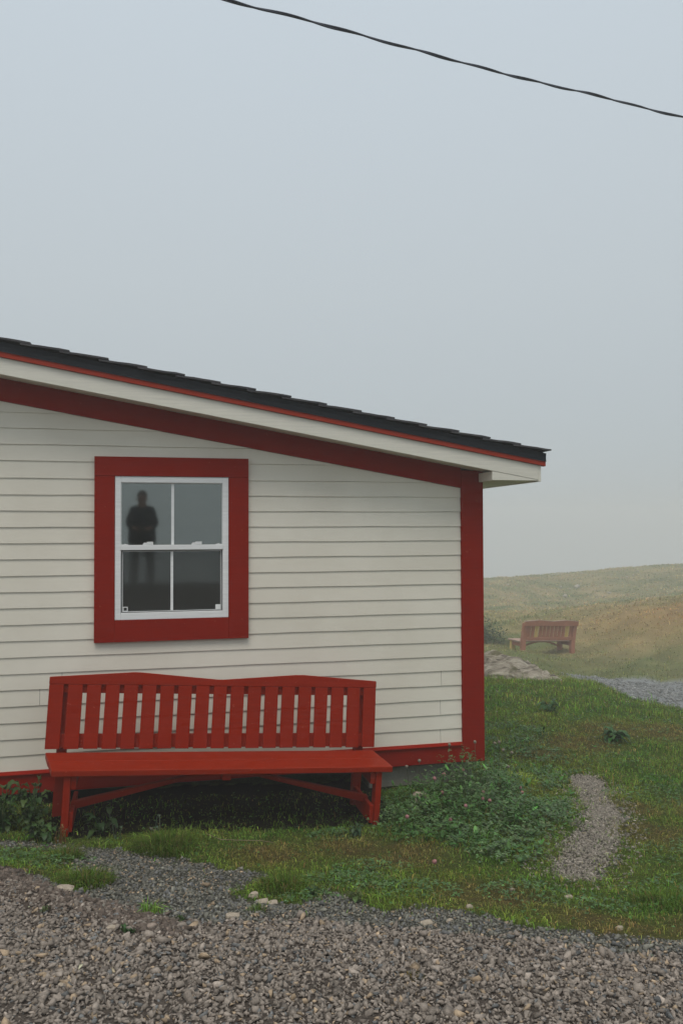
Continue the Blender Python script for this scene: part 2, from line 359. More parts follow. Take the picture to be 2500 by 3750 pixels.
bd = np.exp(-(seg_dist(fx, fy, BANK) / .13) ** 2)[:, None]; gc = gc * (1 - bd) + np.array([.095, .072, .06]) * bd
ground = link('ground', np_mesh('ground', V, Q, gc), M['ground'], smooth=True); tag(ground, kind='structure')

# ------------------------------------------------------------------ house
WALL_L, WALL_R, RIDGE = -9.15, 2.752, -3.2
def mir(x): return x if x >= RIDGE else 2 * RIDGE - x          # the gable is symmetric about its ridge
frb = lambda x: 2.355 - .17 * (mir(x) - 2.551)                  # frieze bottom
fab = lambda x: 3.131 - .17 * (mir(x) + 1.103)                  # fascia bottom
house = empty('house', (0, 0, 0))
tag(house, 'white clapboard house gable with red trim, red framed window and black shingle roof', 'house')

W0, W1, WZ0, WZ1 = -.313, .567, 1.299, 2.422                     # window hole
sh = MB()
def wallpiece(x0, x1, zb, top=True, zt=None):
    xs = [x0] + ([RIDGE] if x0 < RIDGE < x1 else []) + [x1]
    poly = [(x0, zb), (x1, zb)] + [((x), (zt if zt else frb(x) + .17)) for x in reversed(xs)]
    sh.xz(poly, .0, .10)
wallpiece(WALL_L, W0, .0); wallpiece(W1, WALL_R - .03, .0); wallpiece(W0, W1, .0, zt=WZ0); wallpiece(W0, W1, WZ1)
sh.build('wall_sheathing', M['sheath'], house)

rm = MB()
rm.box(-4.5, 2.6, 4.2, 4.25, .05, 3.0); rm.box(-4.5, 2.6, .11, 4.2, .03, .06); rm.box(-4.5, 2.6, .11, 4.2, 2.6, 2.64); rm.box(-4.55, -4.5, .11, 4.25, .05, 2.6); rm.box(2.6, 2.65, .11, 4.25, .05, 2.6)
rm.build('interior_wall', M['room'], house)

courses = [.055, .178, .298, .419, .544, .667, .79, .912, 1.036, 1.16, 1.284, 1.408, 1.531, 1.654, 1.779, 1.903, 2.025, 2.15, 2.274, 2.400, 2.534, 2.659, 2.781, 2.902, 3.025, 3.148, 3.27, 3.39]
joints = {1: [2.36, -1.9], 3: [2.36], 5: [2.37, -.86], 6: [-.70], 9: [-2.2], 13: [-1.9]}
sd_ = MB()
SIDE_Y = lambda z, zb, zt: -.007 - .0095 * (zt - z) / (zt - zb)
def seg_course(k, x0, x1, zb, zt):
    xs = list(np.arange(x0, x1, .22)) + [x1]
    if len(xs) > 2 and xs[-1] - xs[-2] < .05: xs.pop(-2)
    wb = lambda x: zb + .0013 * math.sin(x * 5.1 + k * 2.3) + .0008 * math.sin(x * 17 + k)
    for a, b in zip(xs[:-1], xs[1:]):
        ta, tb = min(zt, frb(a) + .05), min(zt, frb(b) + .05)
        ba, bb = wb(a), wb(b)
        if ta <= ba + .002 or tb <= bb + .002: continue
        if a < RIDGE < b: continue
        yt = lambda z, w: SIDE_Y(z, w, zt)
        sd_.face([(a, yt(ba, ba), ba), (b, yt(bb, bb), bb), (b, yt(tb, bb), tb), (a, yt(ta, ba), ta)])
        sd_.face([(a, yt(ba, ba), ba), (a, -.002, ba), (b, -.002, bb), (b, yt(bb, bb), bb)])
for k in range(1, len(courses) - 1):
    zb, zt = courses[k], courses[k + 1] + .0
    holes = [(-.40, .66)] if (zt > 1.2 and zb < 2.50) else []
    spans = [(WALL_L, 2.56)]
    if holes: spans = [(WALL_L, holes[0][0]), (holes[0][1], 2.56)]
    for j in joints.get(k, []):
        ns = []
        for a, b in spans:
            if a < j < b: ns += [(a, j - .0012), (j + .0012, b)]
            else: ns.append((a, b))
        spans = ns
    for a, b in spans: seg_course(k, a, b, zb, zt)
# the end wall facing right
for k in range(0, 19):
    zb, zt = courses[k], courses[k + 1]
    x = lambda z: WALL_R - .012 + .015 * (zt - z) / (zt - zb) - .012
    sd_.face([(x(zb), .1, zb), (x(zb), 7.0, zb), (x(zt), 7.0, zt), (x(zt), .1, zt)])
    sd_.face([(x(zb), .1, zb), (2.70, .1, zb), (2.70, 7, zb), (x(zb), 7, zb)])
sd_.build('clapboard_siding', M['siding'], house)
MB().box(2.66, 2.70, .1, 7.0, 0, 2.45).build('wall_sheathing', M['sheath'], house)
MB().box(WALL_L, 2.70, 7.0, 7.1, 0, 2.45).build('wall_sheathing', M['sheath'], house)

cb = MB(); cb.box(2.552, 2.752, -.034, -.002, .010, fab(2.65) + .012); cb.build('corner_board', M['red'], house, .002)
MB().box(2.722, 2.7515, -.0015, .12, .010, 2.42).build('corner_board', M['red'], house, .002)
fz = MB(); fz.xz([(RIDGE, frb(RIDGE)), (2.5505, frb(2.5505)), (2.5505, frb(2.5505) + .178), (RIDGE, frb(RIDGE) + .178)], -.03, -.001)
fz.xz([(WALL_L, frb(WALL_L)), (RIDGE - .001, frb(RIDGE)), (RIDGE - .001, frb(RIDGE) + .178), (WALL_L, frb(WALL_L) + .178)], -.03, -.001)
fz.build('frieze_board', M['red'], house, .002)
sk = MB(); sk.box(WALL_L, 2.5505, -.032, -.001, .014, .155)
sk.prism([(-.050, .157), (-.001, .157), (-.001, .184), (-.022, .180), (-.050, .164)], lambda y, z: (WALL_L, y, z), lambda y, z: (2.5505, y, z))
sk.build('skirt_board', M['red'], house, .0015)

fo = MB(); fo.box(1.75, 2.4695, .07, .30, -.75, .012); fo.box(2.47, 2.66, .03, .30, -.75, .012); fo.box(2.45, 2.66, .301, 7, -.75, .012); fo.box(-2.1, -1.8, .05, .35, -.75, .012); fo.box(WALL_L, 2.4, 1.4, 1.55, -.75, .012)
fo.build('foundation', M['concrete'], house, .006)
# small stones shown in the rough foundation face

# roof edge, right slope and its mirror
def rake(o0, o1, y0, y1, xe, name, mat, slopeY=None):
    b = MB()
    for sgn in (1, -1):
        X = (lambda x: x) if sgn > 0 else (lambda x: 2 * RIDGE - x)
        x0 = RIDGE + (.0 if sgn > 0 else .0005)
        b.xz([(X(x0), fab(x0) + o0), (X(xe), fab(xe) + o0), (X(xe), fab(xe) + o1), (X(x0), fab(x0) + o1)], y0, y1)
    return b.build(name, mat, house, .002)
rake(.0, .1225, -.33, -.302, 3.124, 'rake_fascia', M['white'])
rake(.123, .168, -.350, -.300, 3.183, 'rake_trim', M['red_rake'])
de = MB()
for sgn in (1, -1):
    X = (lambda x: x) if sgn > 0 else (lambda x: 2 * RIDGE - x)
    prof = [(-.358, .161), (-.352, .1685), (-.349, .20), (-.354, .232), (-.30, .234), (-.30, .1685)]
    xe = 3.186
    de.prism(prof, lambda y, o: (X(RIDGE), y, fab(RIDGE) + o), lambda y, o: (X(xe), y, fab(xe) + o))
de.build('drip_edge', M['black_metal'], house)
sf = MB()
for sgn in (1, -1):
    X = (lambda x: x) if sgn > 0 else (lambda x: 2 * RIDGE - x)
    sf.xz([(X(RIDGE), fab(RIDGE) + .017), (X(2.752), fab(2.752) + .017), (X(2.752), fab(2.752) + .03), (X(RIDGE), fab(RIDGE) + .03)], -.302, .0)
sf.build('rake_soffit', M['white'], house)
dk = MB()
for sgn in (1, -1):
    X = (lambda x: x) if sgn > 0 else (lambda x: 2 * RIDGE - x)
    dk.xz([(X(RIDGE), fab(RIDGE) + .16), (X(3.17), fab(3.17) + .16), (X(3.17), fab(3.17) + .232), (X(RIDGE), fab(RIDGE) + .232)], -.29, 7.3)
dk.build('roof_deck', M['sheath'], house)
# shingles: overlapping courses, thick laminated butts
sg = MB()
def shingle_layer(xa, xb, y0, y1, ha, hb, th, sgn, seed):
    X = (lambda x: x) if sgn > 0 else (lambda x: 2 * RIDGE - x)
    n = 5; r = random.Random(seed); top = []; bot = []
    for i in range(n + 1):
        t = i / n; x = xa + (xb - xa) * t; o = .235 + ha + (hb - ha) * t
        w = (r.random() - .5) * .0035
        bot.append((X(x), fab(x) + o + w)); top.append((X(x), fab(x) + o + th * (1 if i < n else .75) + w + (r.random() - .5) * .001))
    sg.xz(bot + top[::-1], y0, y1)
for sgn in (1, -1):
    xe = 3.222; k = 0
    step = .276
    while xe > RIDGE + .05:
        j = random.Random(k * 3 + sgn)
        st = step * (1 + (j.random() - .5) * .06)
        xa = max(RIDGE + .001, xe - st - .07)
        e = j.random() * .008
        shingle_layer(xa, xe, -.370 - e, 7.36, .002, .024, .014, sgn, k * 7 + 1)
        shingle_layer(max(RIDGE + .001, xe - st * .62 - .04), xe - .006 - j.random() * .012, -.362 + e, 7.36, .014, .018, .009, sgn, k * 7 + 3)
        xe -= st; k += 1
sg.build('shingle_roof', M['shingle'], house)
MB().xz([(RIDGE - .16, fab(RIDGE) + .245 - .025), (RIDGE, fab(RIDGE) + .262), (RIDGE + .16, fab(RIDGE) + .245 - .025), (RIDGE + .16, fab(RIDGE) + .26 - .02), (RIDGE, fab(RIDGE) + .285), (RIDGE - .16, fab(RIDGE) + .26 - .02)], -.36, 7.36).build('ridge_cap', M['shingle'], house)
# boxed eave return at the right corner
er = MB()
er.xz([(2.711, 2.405), (3.122, 2.405), (3.122, fab(3.122) - .002), (2.711, fab(2.711) - .002)], -.328, -.036)
er.xz([(2.755, 2.405), (3.122, 2.405), (3.122, fab(3.122) + .10), (2.755, fab(2.755) + .10)], -.036, 7.3)
er.build('eave_return', M['white'], house, .002)
MB().box(3.1245, 3.150, -.329, 7.3, 2.398, 2.535).build('eave_fascia', M['white'], house, .002)
MB().box(3.1505, 3.183, -.30, 7.3, 2.530, 2.575).build('eave_trim', M['red'], house, .002)
MB().box(3.155, 3.186, -.30, 7.3, 2.577, 2.655).build('drip_edge', M['black_metal'], house)

# window
win = MB()
fy0, fy1 = -.040, .085
def frame4(b, x0, x1, z0, z1, wl, wr, wb, wt, y0, y1):
    b.box(x0, x0 + wl, y0, y1, z0, z1); b.box(x1 - wr, x1, y0, y1, z0, z1)
    b.box(x0 + wl, x1 - wr, y0, y1, z1 - wt, z1); b.box(x0 + wl, x1 - wr, y0, y1, z0, z0 + wb)
frame4(win, W0 + .001, W1 - .001, WZ0 + .001, WZ1 - .001, .046, .047, .054, .049, fy0, fy1)
wf = win.build('window', M['vinyl'], house, .003)
cs = MB(); cs.box(-.465, .725, -.050, -.001, 2.4225, 2.573)
cs.box(-.465, -.3135, -.047, -.001, 1.13, 2.421); cs.box(.5675, .725, -.047, -.001, 1.13, 2.421); cs.box(-.3125, .5665, -.0475, -.001, 1.13, 1.298)
cs.build('window_casing', M['red'], wf, .0015)
# upper sash
us = MB(); frame4(us, W0 + .047, W1 - .048, 1.846, WZ1 - .050, .004, .004, .036, .004, -.030, .01)
us.build('sash', M['vinyl'], wf, .001)
MB().box(W0 + .048, W1 - .049, -.012, -.008, 1.882, WZ1 - .052).build('pane', M['glass'], wf)
MB().box(.117, .139, -.0155, -.0125, 1.884, WZ1 - .054).build('muntin', M['vinyl'], wf, .0008)
MB().box(W0 + .045, W1 - .045, -.048, -.031, 1.844, 1.883).build('check_rail', M['vinyl'], wf, .002)
# lower sash
ls = MB(); frame4(ls, W0 + .047, W1 - .048, 1.352, 1.842, .012, .012, .006, .008, .012, .05)
ls.build('sash', M['vinyl'], wf, .001)
MB().box(W0 + .059, W1 - .060, .024, .028, 1.358, 1.834).build('pane', M['glass_low'], wf)
MB().box(.112, .133, -.0145, -.0115, 1.366, 1.829).build('muntin', M['vinyl'], wf, .0008)
sc = MB(); frame4(sc, W0 + .053, W1 - .055, 1.355, 1.840, .0035, .0035, .0035, .0035, -.024, -.014)
sc.build('screen_gasket', M['screen_edge'], wf)
sc = MB(); frame4(sc, W0 + .058, W1 - .060, 1.360, 1.835, .0035, .0035, .0035, .0035, -.020, -.012)
scf = sc.build('screen_frame', M['vinyl'], wf)
MB().box(W0 + .062, W1 - .064, -.0105, -.0095, 1.364, 1.831).build('insect_screen', M['screen'], wf)
hk = MB(); frame4(hk, W0 + .062, W0 + .099, 1.364, 1.401, .006, .006, .006, .006, -.022, -.018); hk.build('corner_clip', M['vinyl'], wf)
MB().box(W1 - .104, W1 - .064, -.022, -.018, 1.364, 1.404).build('corner_clip', M['vinyl'], wf, .002)
for cx in (-.061, .314):
    lk = MB(); lk.box(cx - .040, cx + .040, -.047, -.036, 1.8835, 1.893); lk.box(cx - .034, cx + .040, -.045, -.034, 1.8935, 1.900)
    lk.box(cx - .010, cx + .040, -.046, -.036, 1.9005, 1.9075); lk.box(cx - .01, cx + .036, -.049, -.0475, 1.886, 1.891)
    lk.build('sash_lock', M['vinyl'], wf, .002)
for sx, x in ((1, W0 + .050), (-1, W1 - .051)):
    t = MB(); t.xz([(x, 1.8835), (x + sx * .052, 1.8835), (x + sx * .052, 1.887), (x + sx * .026, 1.8935), (x + sx * .024, 1.889), (x, 1.888)], -.046, -.034); t.build('vent_stop', M['vinyl'], wf)

# ------------------------------------------------------------------ near bench
B0 = Vector((-.72, -.90, .419)); by_, br_ = R(1.05), R(-3.56)
bu = Vector((math.cos(by_) * math.cos(br_), math.sin(by_) * math.cos(br_), math.sin(br_)))
bv = Vector((-math.sin(by_), math.cos(by_), 0)); bw = bu.cross(bv)
bench = empty('park_bench'); bench.matrix_world = Matrix.Translation(B0) @ Matrix((bu, bv, bw)).transposed().to_4x4()
tag(bench, 'long bright red wooden bench with slatted wavy-topped back under the house window', 'bench', 'red wooden benches')
RB, RS = M['red_bench'], M['seat_red']
def plank(poly, w0, w1, name, mat, bev=.004):
    b = MB(); b.prism(poly, lambda x, y: (x, y, w0), lambda x, y: (x, y, w1)); return b.build(name, mat, bench, bev)
plank([(.053, 0), (2.410, 0), (2.402, .222), (.011, .222)], -.042, 0, 'seat_plank', RS)
plank([(.007, .228), (2.401, .228), (2.391, .452), (-.034, .452)], -.042, -.001, 'seat_plank', RS)
BA, BL = -.044, 2.447
bb0, bg, bb1, bhh = .462, .021, .506, .525
bdir = Vector((0, bb1 - bb0, bhh - bg)); blen = bdir.length; bdir.normalize(); bn = Vector((0, bdir.z, -bdir.y))  # bn points to the rear
def back(u, d, t):      # u along, d behind the face, t up the back in metres
    p = Vector((u, bb0, bg)) + bn * d + bdir * t; return p
sw = .1; pitch = (BL - sw) / 18
for i in range(19):
    u0 = BA + i * pitch; r = random.Random(i); a, b_, c, d = [(r.random() - .5) * .004 for _ in range(4)]
    b = MB(back); T0 = -.003 + abs(a); T1 = .9 * blen - .0012
    b.prism([(u0 + a, T0), (u0 + sw + b_, T0 + b_ * .5), (u0 + sw + c * .5, T1), (u0 + d * .5, T1)], lambda u, t: (u, a * .4, t), lambda u, t: (u, .021, t))
    b.build('back_slat', RB, bench, .002)
b = MB(back); t0 = .9 * blen
top = [(BA + BL + .002, blen), (BA + .76 * BL, blen + .040), (BA + .735 * BL, blen + .0385), (BA + .51 * BL, blen - .004), (BA + .49 * BL, blen - .004), (BA + .265 * BL, blen + .040), (BA + .24 * BL, blen + .0415), (BA - .002, blen)]
b.prism([(BA - .002, t0), (BA + BL + .002, t0)] + top, lambda u, t: (u, -.001, t), lambda u, t: (u, .0225, t)); b.build('top_rail', RB, bench, .003)
MB(back).box(BA + .02, BA + BL - .02, .024, .052, .775 * blen, .955 * blen).build('back_rail', RB, bench, .003)
MB(back).box(BA + .02, BA + BL - .02, .024, .052, .002, .20 * blen).build('back_rail', RB, bench, .003)
for u in (BA + .112, BA + BL - .112):
    b = MB(); p1 = back(0, .053, .88 * blen); p0 = back(0, .053, .0)
    b.prism([(p0.y - .0, p0.z - .0), (p1.y, p1.z), (p1.y + .045, p1.z - .005), (p0.y + .05, p0.z), (p0.y + .05, -.48), (p0.y - .0, -.48)], lambda y, z: (u - .035, y, z), lambda y, z: (u + .035, y, z)); b.build('rear_leg', RB, bench, .004)
for sgn, u in ((1, .153), (-1, 2.317)):
    b = MB(); b.prism([(u - .022, -.50), (u + .030 if sgn > 0 else u + .018, -.50), (u + .022, -.0425), (u - .022, -.0425)], lambda x, z: (x, .022, z), lambda x, z: (x, .11, z)); b.build('front_leg', RB, bench, .003)
    i0, i1 = (u + .0225, u + .060) if sgn > 0 else (u - .060, u - .0225)
    b = MB(); xin = i1 if sgn > 0 else i0; xo = i0 if sgn > 0 else i1
    b.box(min(xo, xin), max(xo, xin), .035, .50, -.135, -.0425); b.build('seat_bearer', RB, bench, .003)
    b = MB(); xin2 = xo + sgn * .030
    b.prism([(.04, -.42), (.50, -.42), (.50, -.29), (.04, -.29)], lambda y, z: (xo, y, z), lambda y, z: (xin2, y, z)); b.build('side_stretcher', RB, bench, .004)
    # diagonal brace from the stretcher up to the middle of the seat
    ua, wa = xo + sgn * .0, -.300; ub, wb = (1.10, -.045) if sgn > 0 else (1.36, -.045)
    b = MB(); L_ = Vector((ub - ua, 0, wb - wa)); n_ = Vector((-L_.z, 0, L_.x)).normalized() * .026 * sgn
    P = [(ua, wa - .027), (ub, wb - .05), (ub + sgn * .12, wb), (ua, wa + .027)]
    b.prism(P, lambda x, z: (x, .20, z), lambda x, z: (x, .245, z)); b.build('diagonal_brace', RB, bench, .003)
MB().box(1.18, 1.24, .03, .47, -.09, -.0425).build('seat_bearer', RB, bench, .003)

# ------------------------------------------------------------------ far bench, seen from behind in the fog
fz0 = float(height(13.1, 18.9)) - .02
fbn = empty('park_bench', (12.13, 18.8, float(height(12.13, 18.8))), 0)
# local axes: u along the back (left to right), v towards the seat front (away from us)
yaw_f = R(-13.03 + 22); fbn.rotation_euler = (0, R(2.6), yaw_f); fbn.scale = (.98, 1.15, 1.05); fbn.location.z -= .12
tag(fbn, 'old fog-paled red bench with two pale slats seen from behind on the foggy slope', 'bench', 'red wooden benches')
OR, CR, OG = M['old_red'], M['cream'], M['old_grey']
FL = 2.25
def fbox(name, mat, *a, bev=.005): return MB().box(*a).build(name, mat, fbn, bev)
lean = -.10   # the back leans towards us
def fpost(u0, u1, mat):
    b = MB(); b.prism([(-.02, -.1), (.09, -.1), (.09, .45), (.0, 1.03), (-.11, 1.03), (-.03, .45)], lambda y, z: (u0, y, z), lambda y, z: (u1, y, z)); return b.build('rear_post', mat, fbn, .005)
fpost(0, .15, OR); fpost(FL - .16, FL, OR)
bk = lambda u, d, w: Vector((u, -.03 + d - (w - .45) * .15, w))
b = MB(bk); b.prism([(.0, .93), (FL, .93), (FL, 1.075), (.76 * FL, 1.11), (.52 * FL, 1.075), (.26 * FL, 1.115), (.0, 1.075)], lambda x, z: (x, -.045, z), lambda x, z: (x, -.004, z)); b.build('top_rail', OR, fbn, .005)
b = MB(bk); b.prism([(-.01, 1.0765), (.26 * FL, 1.1165), (.52 * FL, 1.0765), (.76 * FL, 1.1115), (FL + .01, 1.0765), (FL + .01, 1.092), (.76 * FL, 1.127), (.52 * FL, 1.092), (.26 * FL, 1.132), (-.01, 1.092)], lambda x, z: (x, -.05, z), lambda x, z: (x, .05, z)); b.build('top_cap', OG, fbn)
b = MB(bk); b.box(.15, FL - .16, .0, .035, .45, .555); b.build('bottom_rail', OR, fbn, .004)
ns = 12
for i in range(ns):
    u0 = .19 + i * (FL - .38 - .09) / (ns - 1)
    b = MB(bk); b.box(u0, u0 + (.125 if i in (2, 10) else .135), .04, .06, .46, .96); b.build('back_slat', CR if i in (2, 10) else OR, fbn, .003)
fbox('seat', OG, -.03, FL + .03, .1, .72, .385, .425)
fbox('front_leg', CR, .02, .19, .56, .66, -.1, .384); fbox('front_leg', OR, FL - .19, FL - .02, .56, .66, -.1, .384)
fbox('side_rail', OR, .04, .09, .09, .555, .24, .36); fbox('side_rail', OR, FL - .09, FL - .04, .09, .555, .24, .36)
b = MB(); pts = []
for i in range(13):
    t = i / 12; x = .35 + t * (FL - .7); pts.append((x, .17 + .17 * math.sin(math.pi * t)))
b.prism(pts + [(x, z + .05 if 0 < k < 12 else z + .03) for k, (x, z) in list(enumerate(pts))[::-1]], lambda x, z: (x, .35, z), lambda x, z: (x, .40, z)); b.build('arched_brace', OR, fbn)

# ------------------------------------------------------------------ overhead cable, two twisted strands
def tube(path, rad, sides=7):
    path = [Vector(p) for p in path]; V = []; Fc = []
    for i, p in enumerate(path):
        t = (path[min(i + 1, len(path) - 1)] - path[max(i - 1, 0)]).normalized()
        a = t.cross(Vector((0, 0, 1))).normalized(); b = t.cross(a)
        r = rad[i] if hasattr(rad, '__len__') else rad
        for k in range(sides):
            an = 2 * math.pi * k / sides; V.append(p + (a * math.cos(an) + b * math.sin(an)) * r)
    for i in range(len(path) - 1):
        for k in range(sides):
            k2 = (k + 1) % sides; Fc.append((i * sides + k, i * sides + k2, (i + 1) * sides + k2, (i + 1) * sides + k))
    Fc.append(tuple(range(sides))[::-1]); Fc.append(tuple(range((len(path) - 1) * sides, len(path) * sides)))
    return V, Fc
WP = [Vector(p) for p in [(-0.459, -1.34, 5.569), (0.505, -0.546, 5.972), (1.167, -0.19, 6.142), (1.926, 0.145, 6.269), (3.469, 0.607, 6.391), (4.484, 0.883, 6.481), (5.632, 1.13, 6.52), (9.243, 1.73, 6.604)]]
def cat(ps, n=60):
    out = []; P = [2 * ps[0] - ps[1]] + ps + [2 * ps[-1] - ps[-2]]
    for i in range(1, len(P) - 2):
        for k in range(n):
            t = k / n; a, b, c, d = P[i - 1], P[i], P[i + 1], P[i + 2]
            out.append(.5 * ((2 * b) + (c - a) * t + (2 * a - 5 * b + 4 * c - d) * t * t + (-a + 3 * b - 3 * c + d) * t ** 3))
    return out + [ps[-1]]
axisp = cat(WP)
wire = empty('overhead_cable', axisp[0]); tag(wire, 'black twisted overhead cable crossing the foggy sky above the roof', 'cable')
s = 0; st = [[], []]
for i, p in enumerate(axisp):
    if i: s += (p - axisp[i - 1]).length
    t = (axisp[min(i + 1, len(axisp) - 1)] - axisp[max(i - 1, 0)]).normalized(); a = t.cross(Vector((0, 0, 1))).normalized(); b = t.cross(a)
    ph = s / .52 * math.pi * 2 / 2 + .4 * math.sin(s * 1.3)
    wobb = b * .004 * math.sin(s * 9)
    for k in (0, 1):
        st[k].append(p - axisp[0] + wobb + (a * math.cos(ph + k * math.pi) + b * math.sin(ph + k * math.pi)) * (.0058 + .0012 * math.sin(s * 6)))
for k in (0, 1):
    v, f_ = tube(st[k], .0080 if k else .0074, 8); me = bpy.data.meshes.new('strand'); me.from_pydata([tuple(x) for x in v], [], f_); me.update()
    link('strand', me, M['cable'], wire, smooth=True)

# ------------------------------------------------------------------ scatter: gravel
def visible_area(x, y): return ~((x < 2.70) & (y > .0) & (y < 7.2))
def scatter(n, x0, x1, y0, y1): return rng.uniform(x0, x1, n), rng.uniform(y0, y1, n)
# convex angular stone templates
def stone_templates(k=14):
    T = []
    for i in range(k):
        bm = bmesh.new()
        for _ in range(7 + i % 3): bm.verts.new(Vector([random.gauss(0, 1) for _ in range(3)]).normalized() * (.85 + .5 * random.random()))
        res = bmesh.ops.convex_hull(bm, input=bm.verts[:])
        bmesh.ops.delete(bm, geom=[g for g in res['geom_interior'] if isinstance(g, bmesh.types.BMVert)], context='VERTS')
        bmesh.ops.triangulate(bm, faces=bm.faces[:])
        bm.verts.ensure_lookup_table(); bm.verts.index_update()
        T.append((np.array([v.co[:] for v in bm.verts]), np.array([[v.index for v in f.verts] for f in bm.faces if len(f.verts) == 3])))
        bm.free()
    return T
TEMPL = stone_templates()
def rotmats(n, tilt=.6):
    a = rng.uniform(0, 2 * np.pi, n); b = rng.normal(0, tilt, n); c = rng.normal(0, tilt, n)
    ca, sa, cb_, sb, cc, sc_ = np.cos(a), np.sin(a), np.cos(b), np.sin(b), np.cos(c), np.sin(c); z = np.zeros(n); o = np.ones(n)
    Rz = np.stack([ca, -sa, z, sa, ca, z, z, z, o], 1).reshape(n, 3, 3); Ry = np.stack([cb_, z, sb, z, o, z, -sb, z, cb_], 1).reshape(n, 3, 3); Rx = np.stack([o, z, z, z, cc, -sc_, z, sc_, cc], 1).reshape(n, 3, 3)
    return Ry @ Rx @ Rz
def pebbles(name, x, y, size, col, label=None, lift=.2):
    n = len(x); which = rng.integers(0, len(TEMPL), n); Vs, Ts, Cs = [], [], []; off = 0
    z = height(x, y); sc3 = size[:, None] * np.c_[np.ones(n) * rng.uniform(.9, 1.35, n), rng.uniform(.65, 1., n), rng.uniform(.38, .7, n)]
    RM = rotmats(n, .45)
    for k, (tv, tf) in enumerate(TEMPL):
        idx = np.where(which == k)[0]
        if not len(idx): continue
        P = tv[None] * sc3[idx][:, None]; P = np.einsum('nij,nkj->nki', RM[idx], P)
        P[..., 0] += x[idx][:, None]; P[..., 1] += y[idx][:, None]; P[..., 2] += (z[idx] + size[idx] * lift * rng.uniform(0.2, 2.2, len(idx)))[:, None]
        kv = tv.shape[0]; Vs.append(P.reshape(-1, 3)); Ts.append((tf[None] + (np.arange(len(idx)) * kv)[:, None, None] + off).reshape(-1, 3)); off += len(idx) * kv
        Cs.append(np.repeat(col[idx], kv, 0))
    return link(name, np_mesh(name, np.concatenate(Vs), np.concatenate(Ts), np.concatenate(Cs)), M['pebble'])
def stone_cols(x, y):
    n = len(x); road = is_road(x, y)[:, None]; b = rng.lognormal(0, .2, n)[:, None]
    A = np.array([.275, .235, .20]) * b; warm = np.array([.42, .32, .22]) * b; blue = np.array([.17, .172, .170]) * b
    r = rng.random(n)[:, None]
    c = np.where(r < .06, warm, np.where(r < .14, blue, A))
    G = np.array([.20, .195, .165]) * b; g2 = np.where(r < .10, warm * .9, np.where(r < .35, blue * .95, G))
    return np.clip(np.where(road, c, g2), .015, .6)
x, y = scatter(185000, -2.6, 4.6, -5.1, -.5)
k = is_gravel(x, y) & (np.hypot(x, y + 6.5) > .9) & ~inpoly(x, y, PATH); x, y = x[k], y[k]
k = rng.random(len(x)) < np.clip(.25 + edge_dist(x, y, ROAD) / .12, .25, 1); x, y = x[k], y[k]
road = is_road(x, y); size = rng.lognormal(math.log(.0086), .36, len(x)) * np.where(road, 1., .78); size = np.clip(size, .004, .026)
tag(pebbles('gravel', x, y, size, stone_cols(x, y), lift=.3), 'loose crushed gravel covering the road and its grey spur', 'gravel', kind='stuff')
x, y = scatter(60000, 2.1, 4.1, -2.6, .5); a, b_ = jit(x, y, .085); k = (inpoly(a, b_, PATH) | ((edge_dist(x, y, PATH) < .14) & (rng.random(len(x)) < .1))) & (rng.random(len(x)) < np.clip(.3 + edge_dist(x, y, PATH) / .10, .3, 1)); x, y = x[k], y[k]
cp_ = stone_cols(x, y); cp_ = np.clip(np.array([.28, .25, .21]) * rng.lognormal(0, .25, len(x))[:, None], .03, .6)
tag(pebbles('path_gravel', x, y, np.clip(rng.lognormal(math.log(.0085), .25, len(x)), .004, .02), cp_), 'grey gravel of the short worn path through the grass', 'gravel', kind='stuff')
x, y = scatter(45000, 7, 24, .5, 14); k = inpoly(x, y, FARP); x, y = x[k], y[k]
tag(pebbles('far_path_gravel', x, y, np.clip(rng.lognormal(math.log(.022), .3, len(x)), .01, .06), np.array([.27, .272, .265]) * rng.lognormal(0, .2, len(x))[:, None]), 'pale gravel of the far path below the slope', 'gravel', kind='stuff')
# earth clods along the bank lip
tt = rng.random(9000) * (len(BANK) - 1); i0 = tt.astype(int); fr = tt - i0; Bk = np.array(BANK)
x = Bk[i0, 0] * (1 - fr) + Bk[i0 + 1, 0] * fr + rng.normal(0, .06, len(tt)); y = Bk[i0, 1] * (1 - fr) + Bk[i0 + 1, 1] * fr + rng.normal(0, .055, len(tt))
tag(pebbles('earth_bank', x, y, np.clip(rng.lognormal(math.log(.0072), .5, len(x)), .003, .022), np.array([.15, .12, .10]) * rng.lognormal(0, .25, len(x))[:, None]), 'dark crumbling earth along the raised road edge on the left', 'earth bank', kind='stuff')

# ------------------------------------------------------------------ scatter: grass
def blades(x, y, h, w, col, lean=.5, z=None, heading=None):
    n = len(x); z = height(x, y) if z is None else z
    a = rng.uniform(0, 2 * np.pi, n) if heading is None else heading; ln = np.abs(rng.normal(lean, .35, n))
    dx, dy = np.cos(a), np.sin(a); wa = a + np.pi / 2 + rng.normal(0, .6, n); px, py = np.cos(wa) * w / 2, np.sin(wa) * w / 2
    base = np.c_[x, y, z - .004]; mid = base + np.c_[dx * h * .22 * ln, dy * h * .22 * ln, h * .6]; tip = base + np.c_[dx * h * .95 * ln, dy * h * .95 * ln, h * (1.05 - .45 * np.clip(ln, 0, 1.6))]
    P = np.c_[px, py, np.zeros(n)]
    V = np.stack([base - P, base + P, mid + P * .85, mid - P * .85, tip], 1).reshape(-1, 3)
    o = (np.arange(n) * 5)[:, None, None]; T = (np.array([[0, 1, 2], [0, 2, 3], [3, 2, 4]])[None] + o).reshape(-1, 3)
    return V, T, np.repeat(col, 5, 0)
def merge(parts):
    V, T, Cc, off = [], [], [], 0
    for v, t, c in parts: V.append(v); T.append(t + off); Cc.append(c); off += len(v)
    return np.concatenate(V), np.concatenate(T), np.concatenate(Cc)
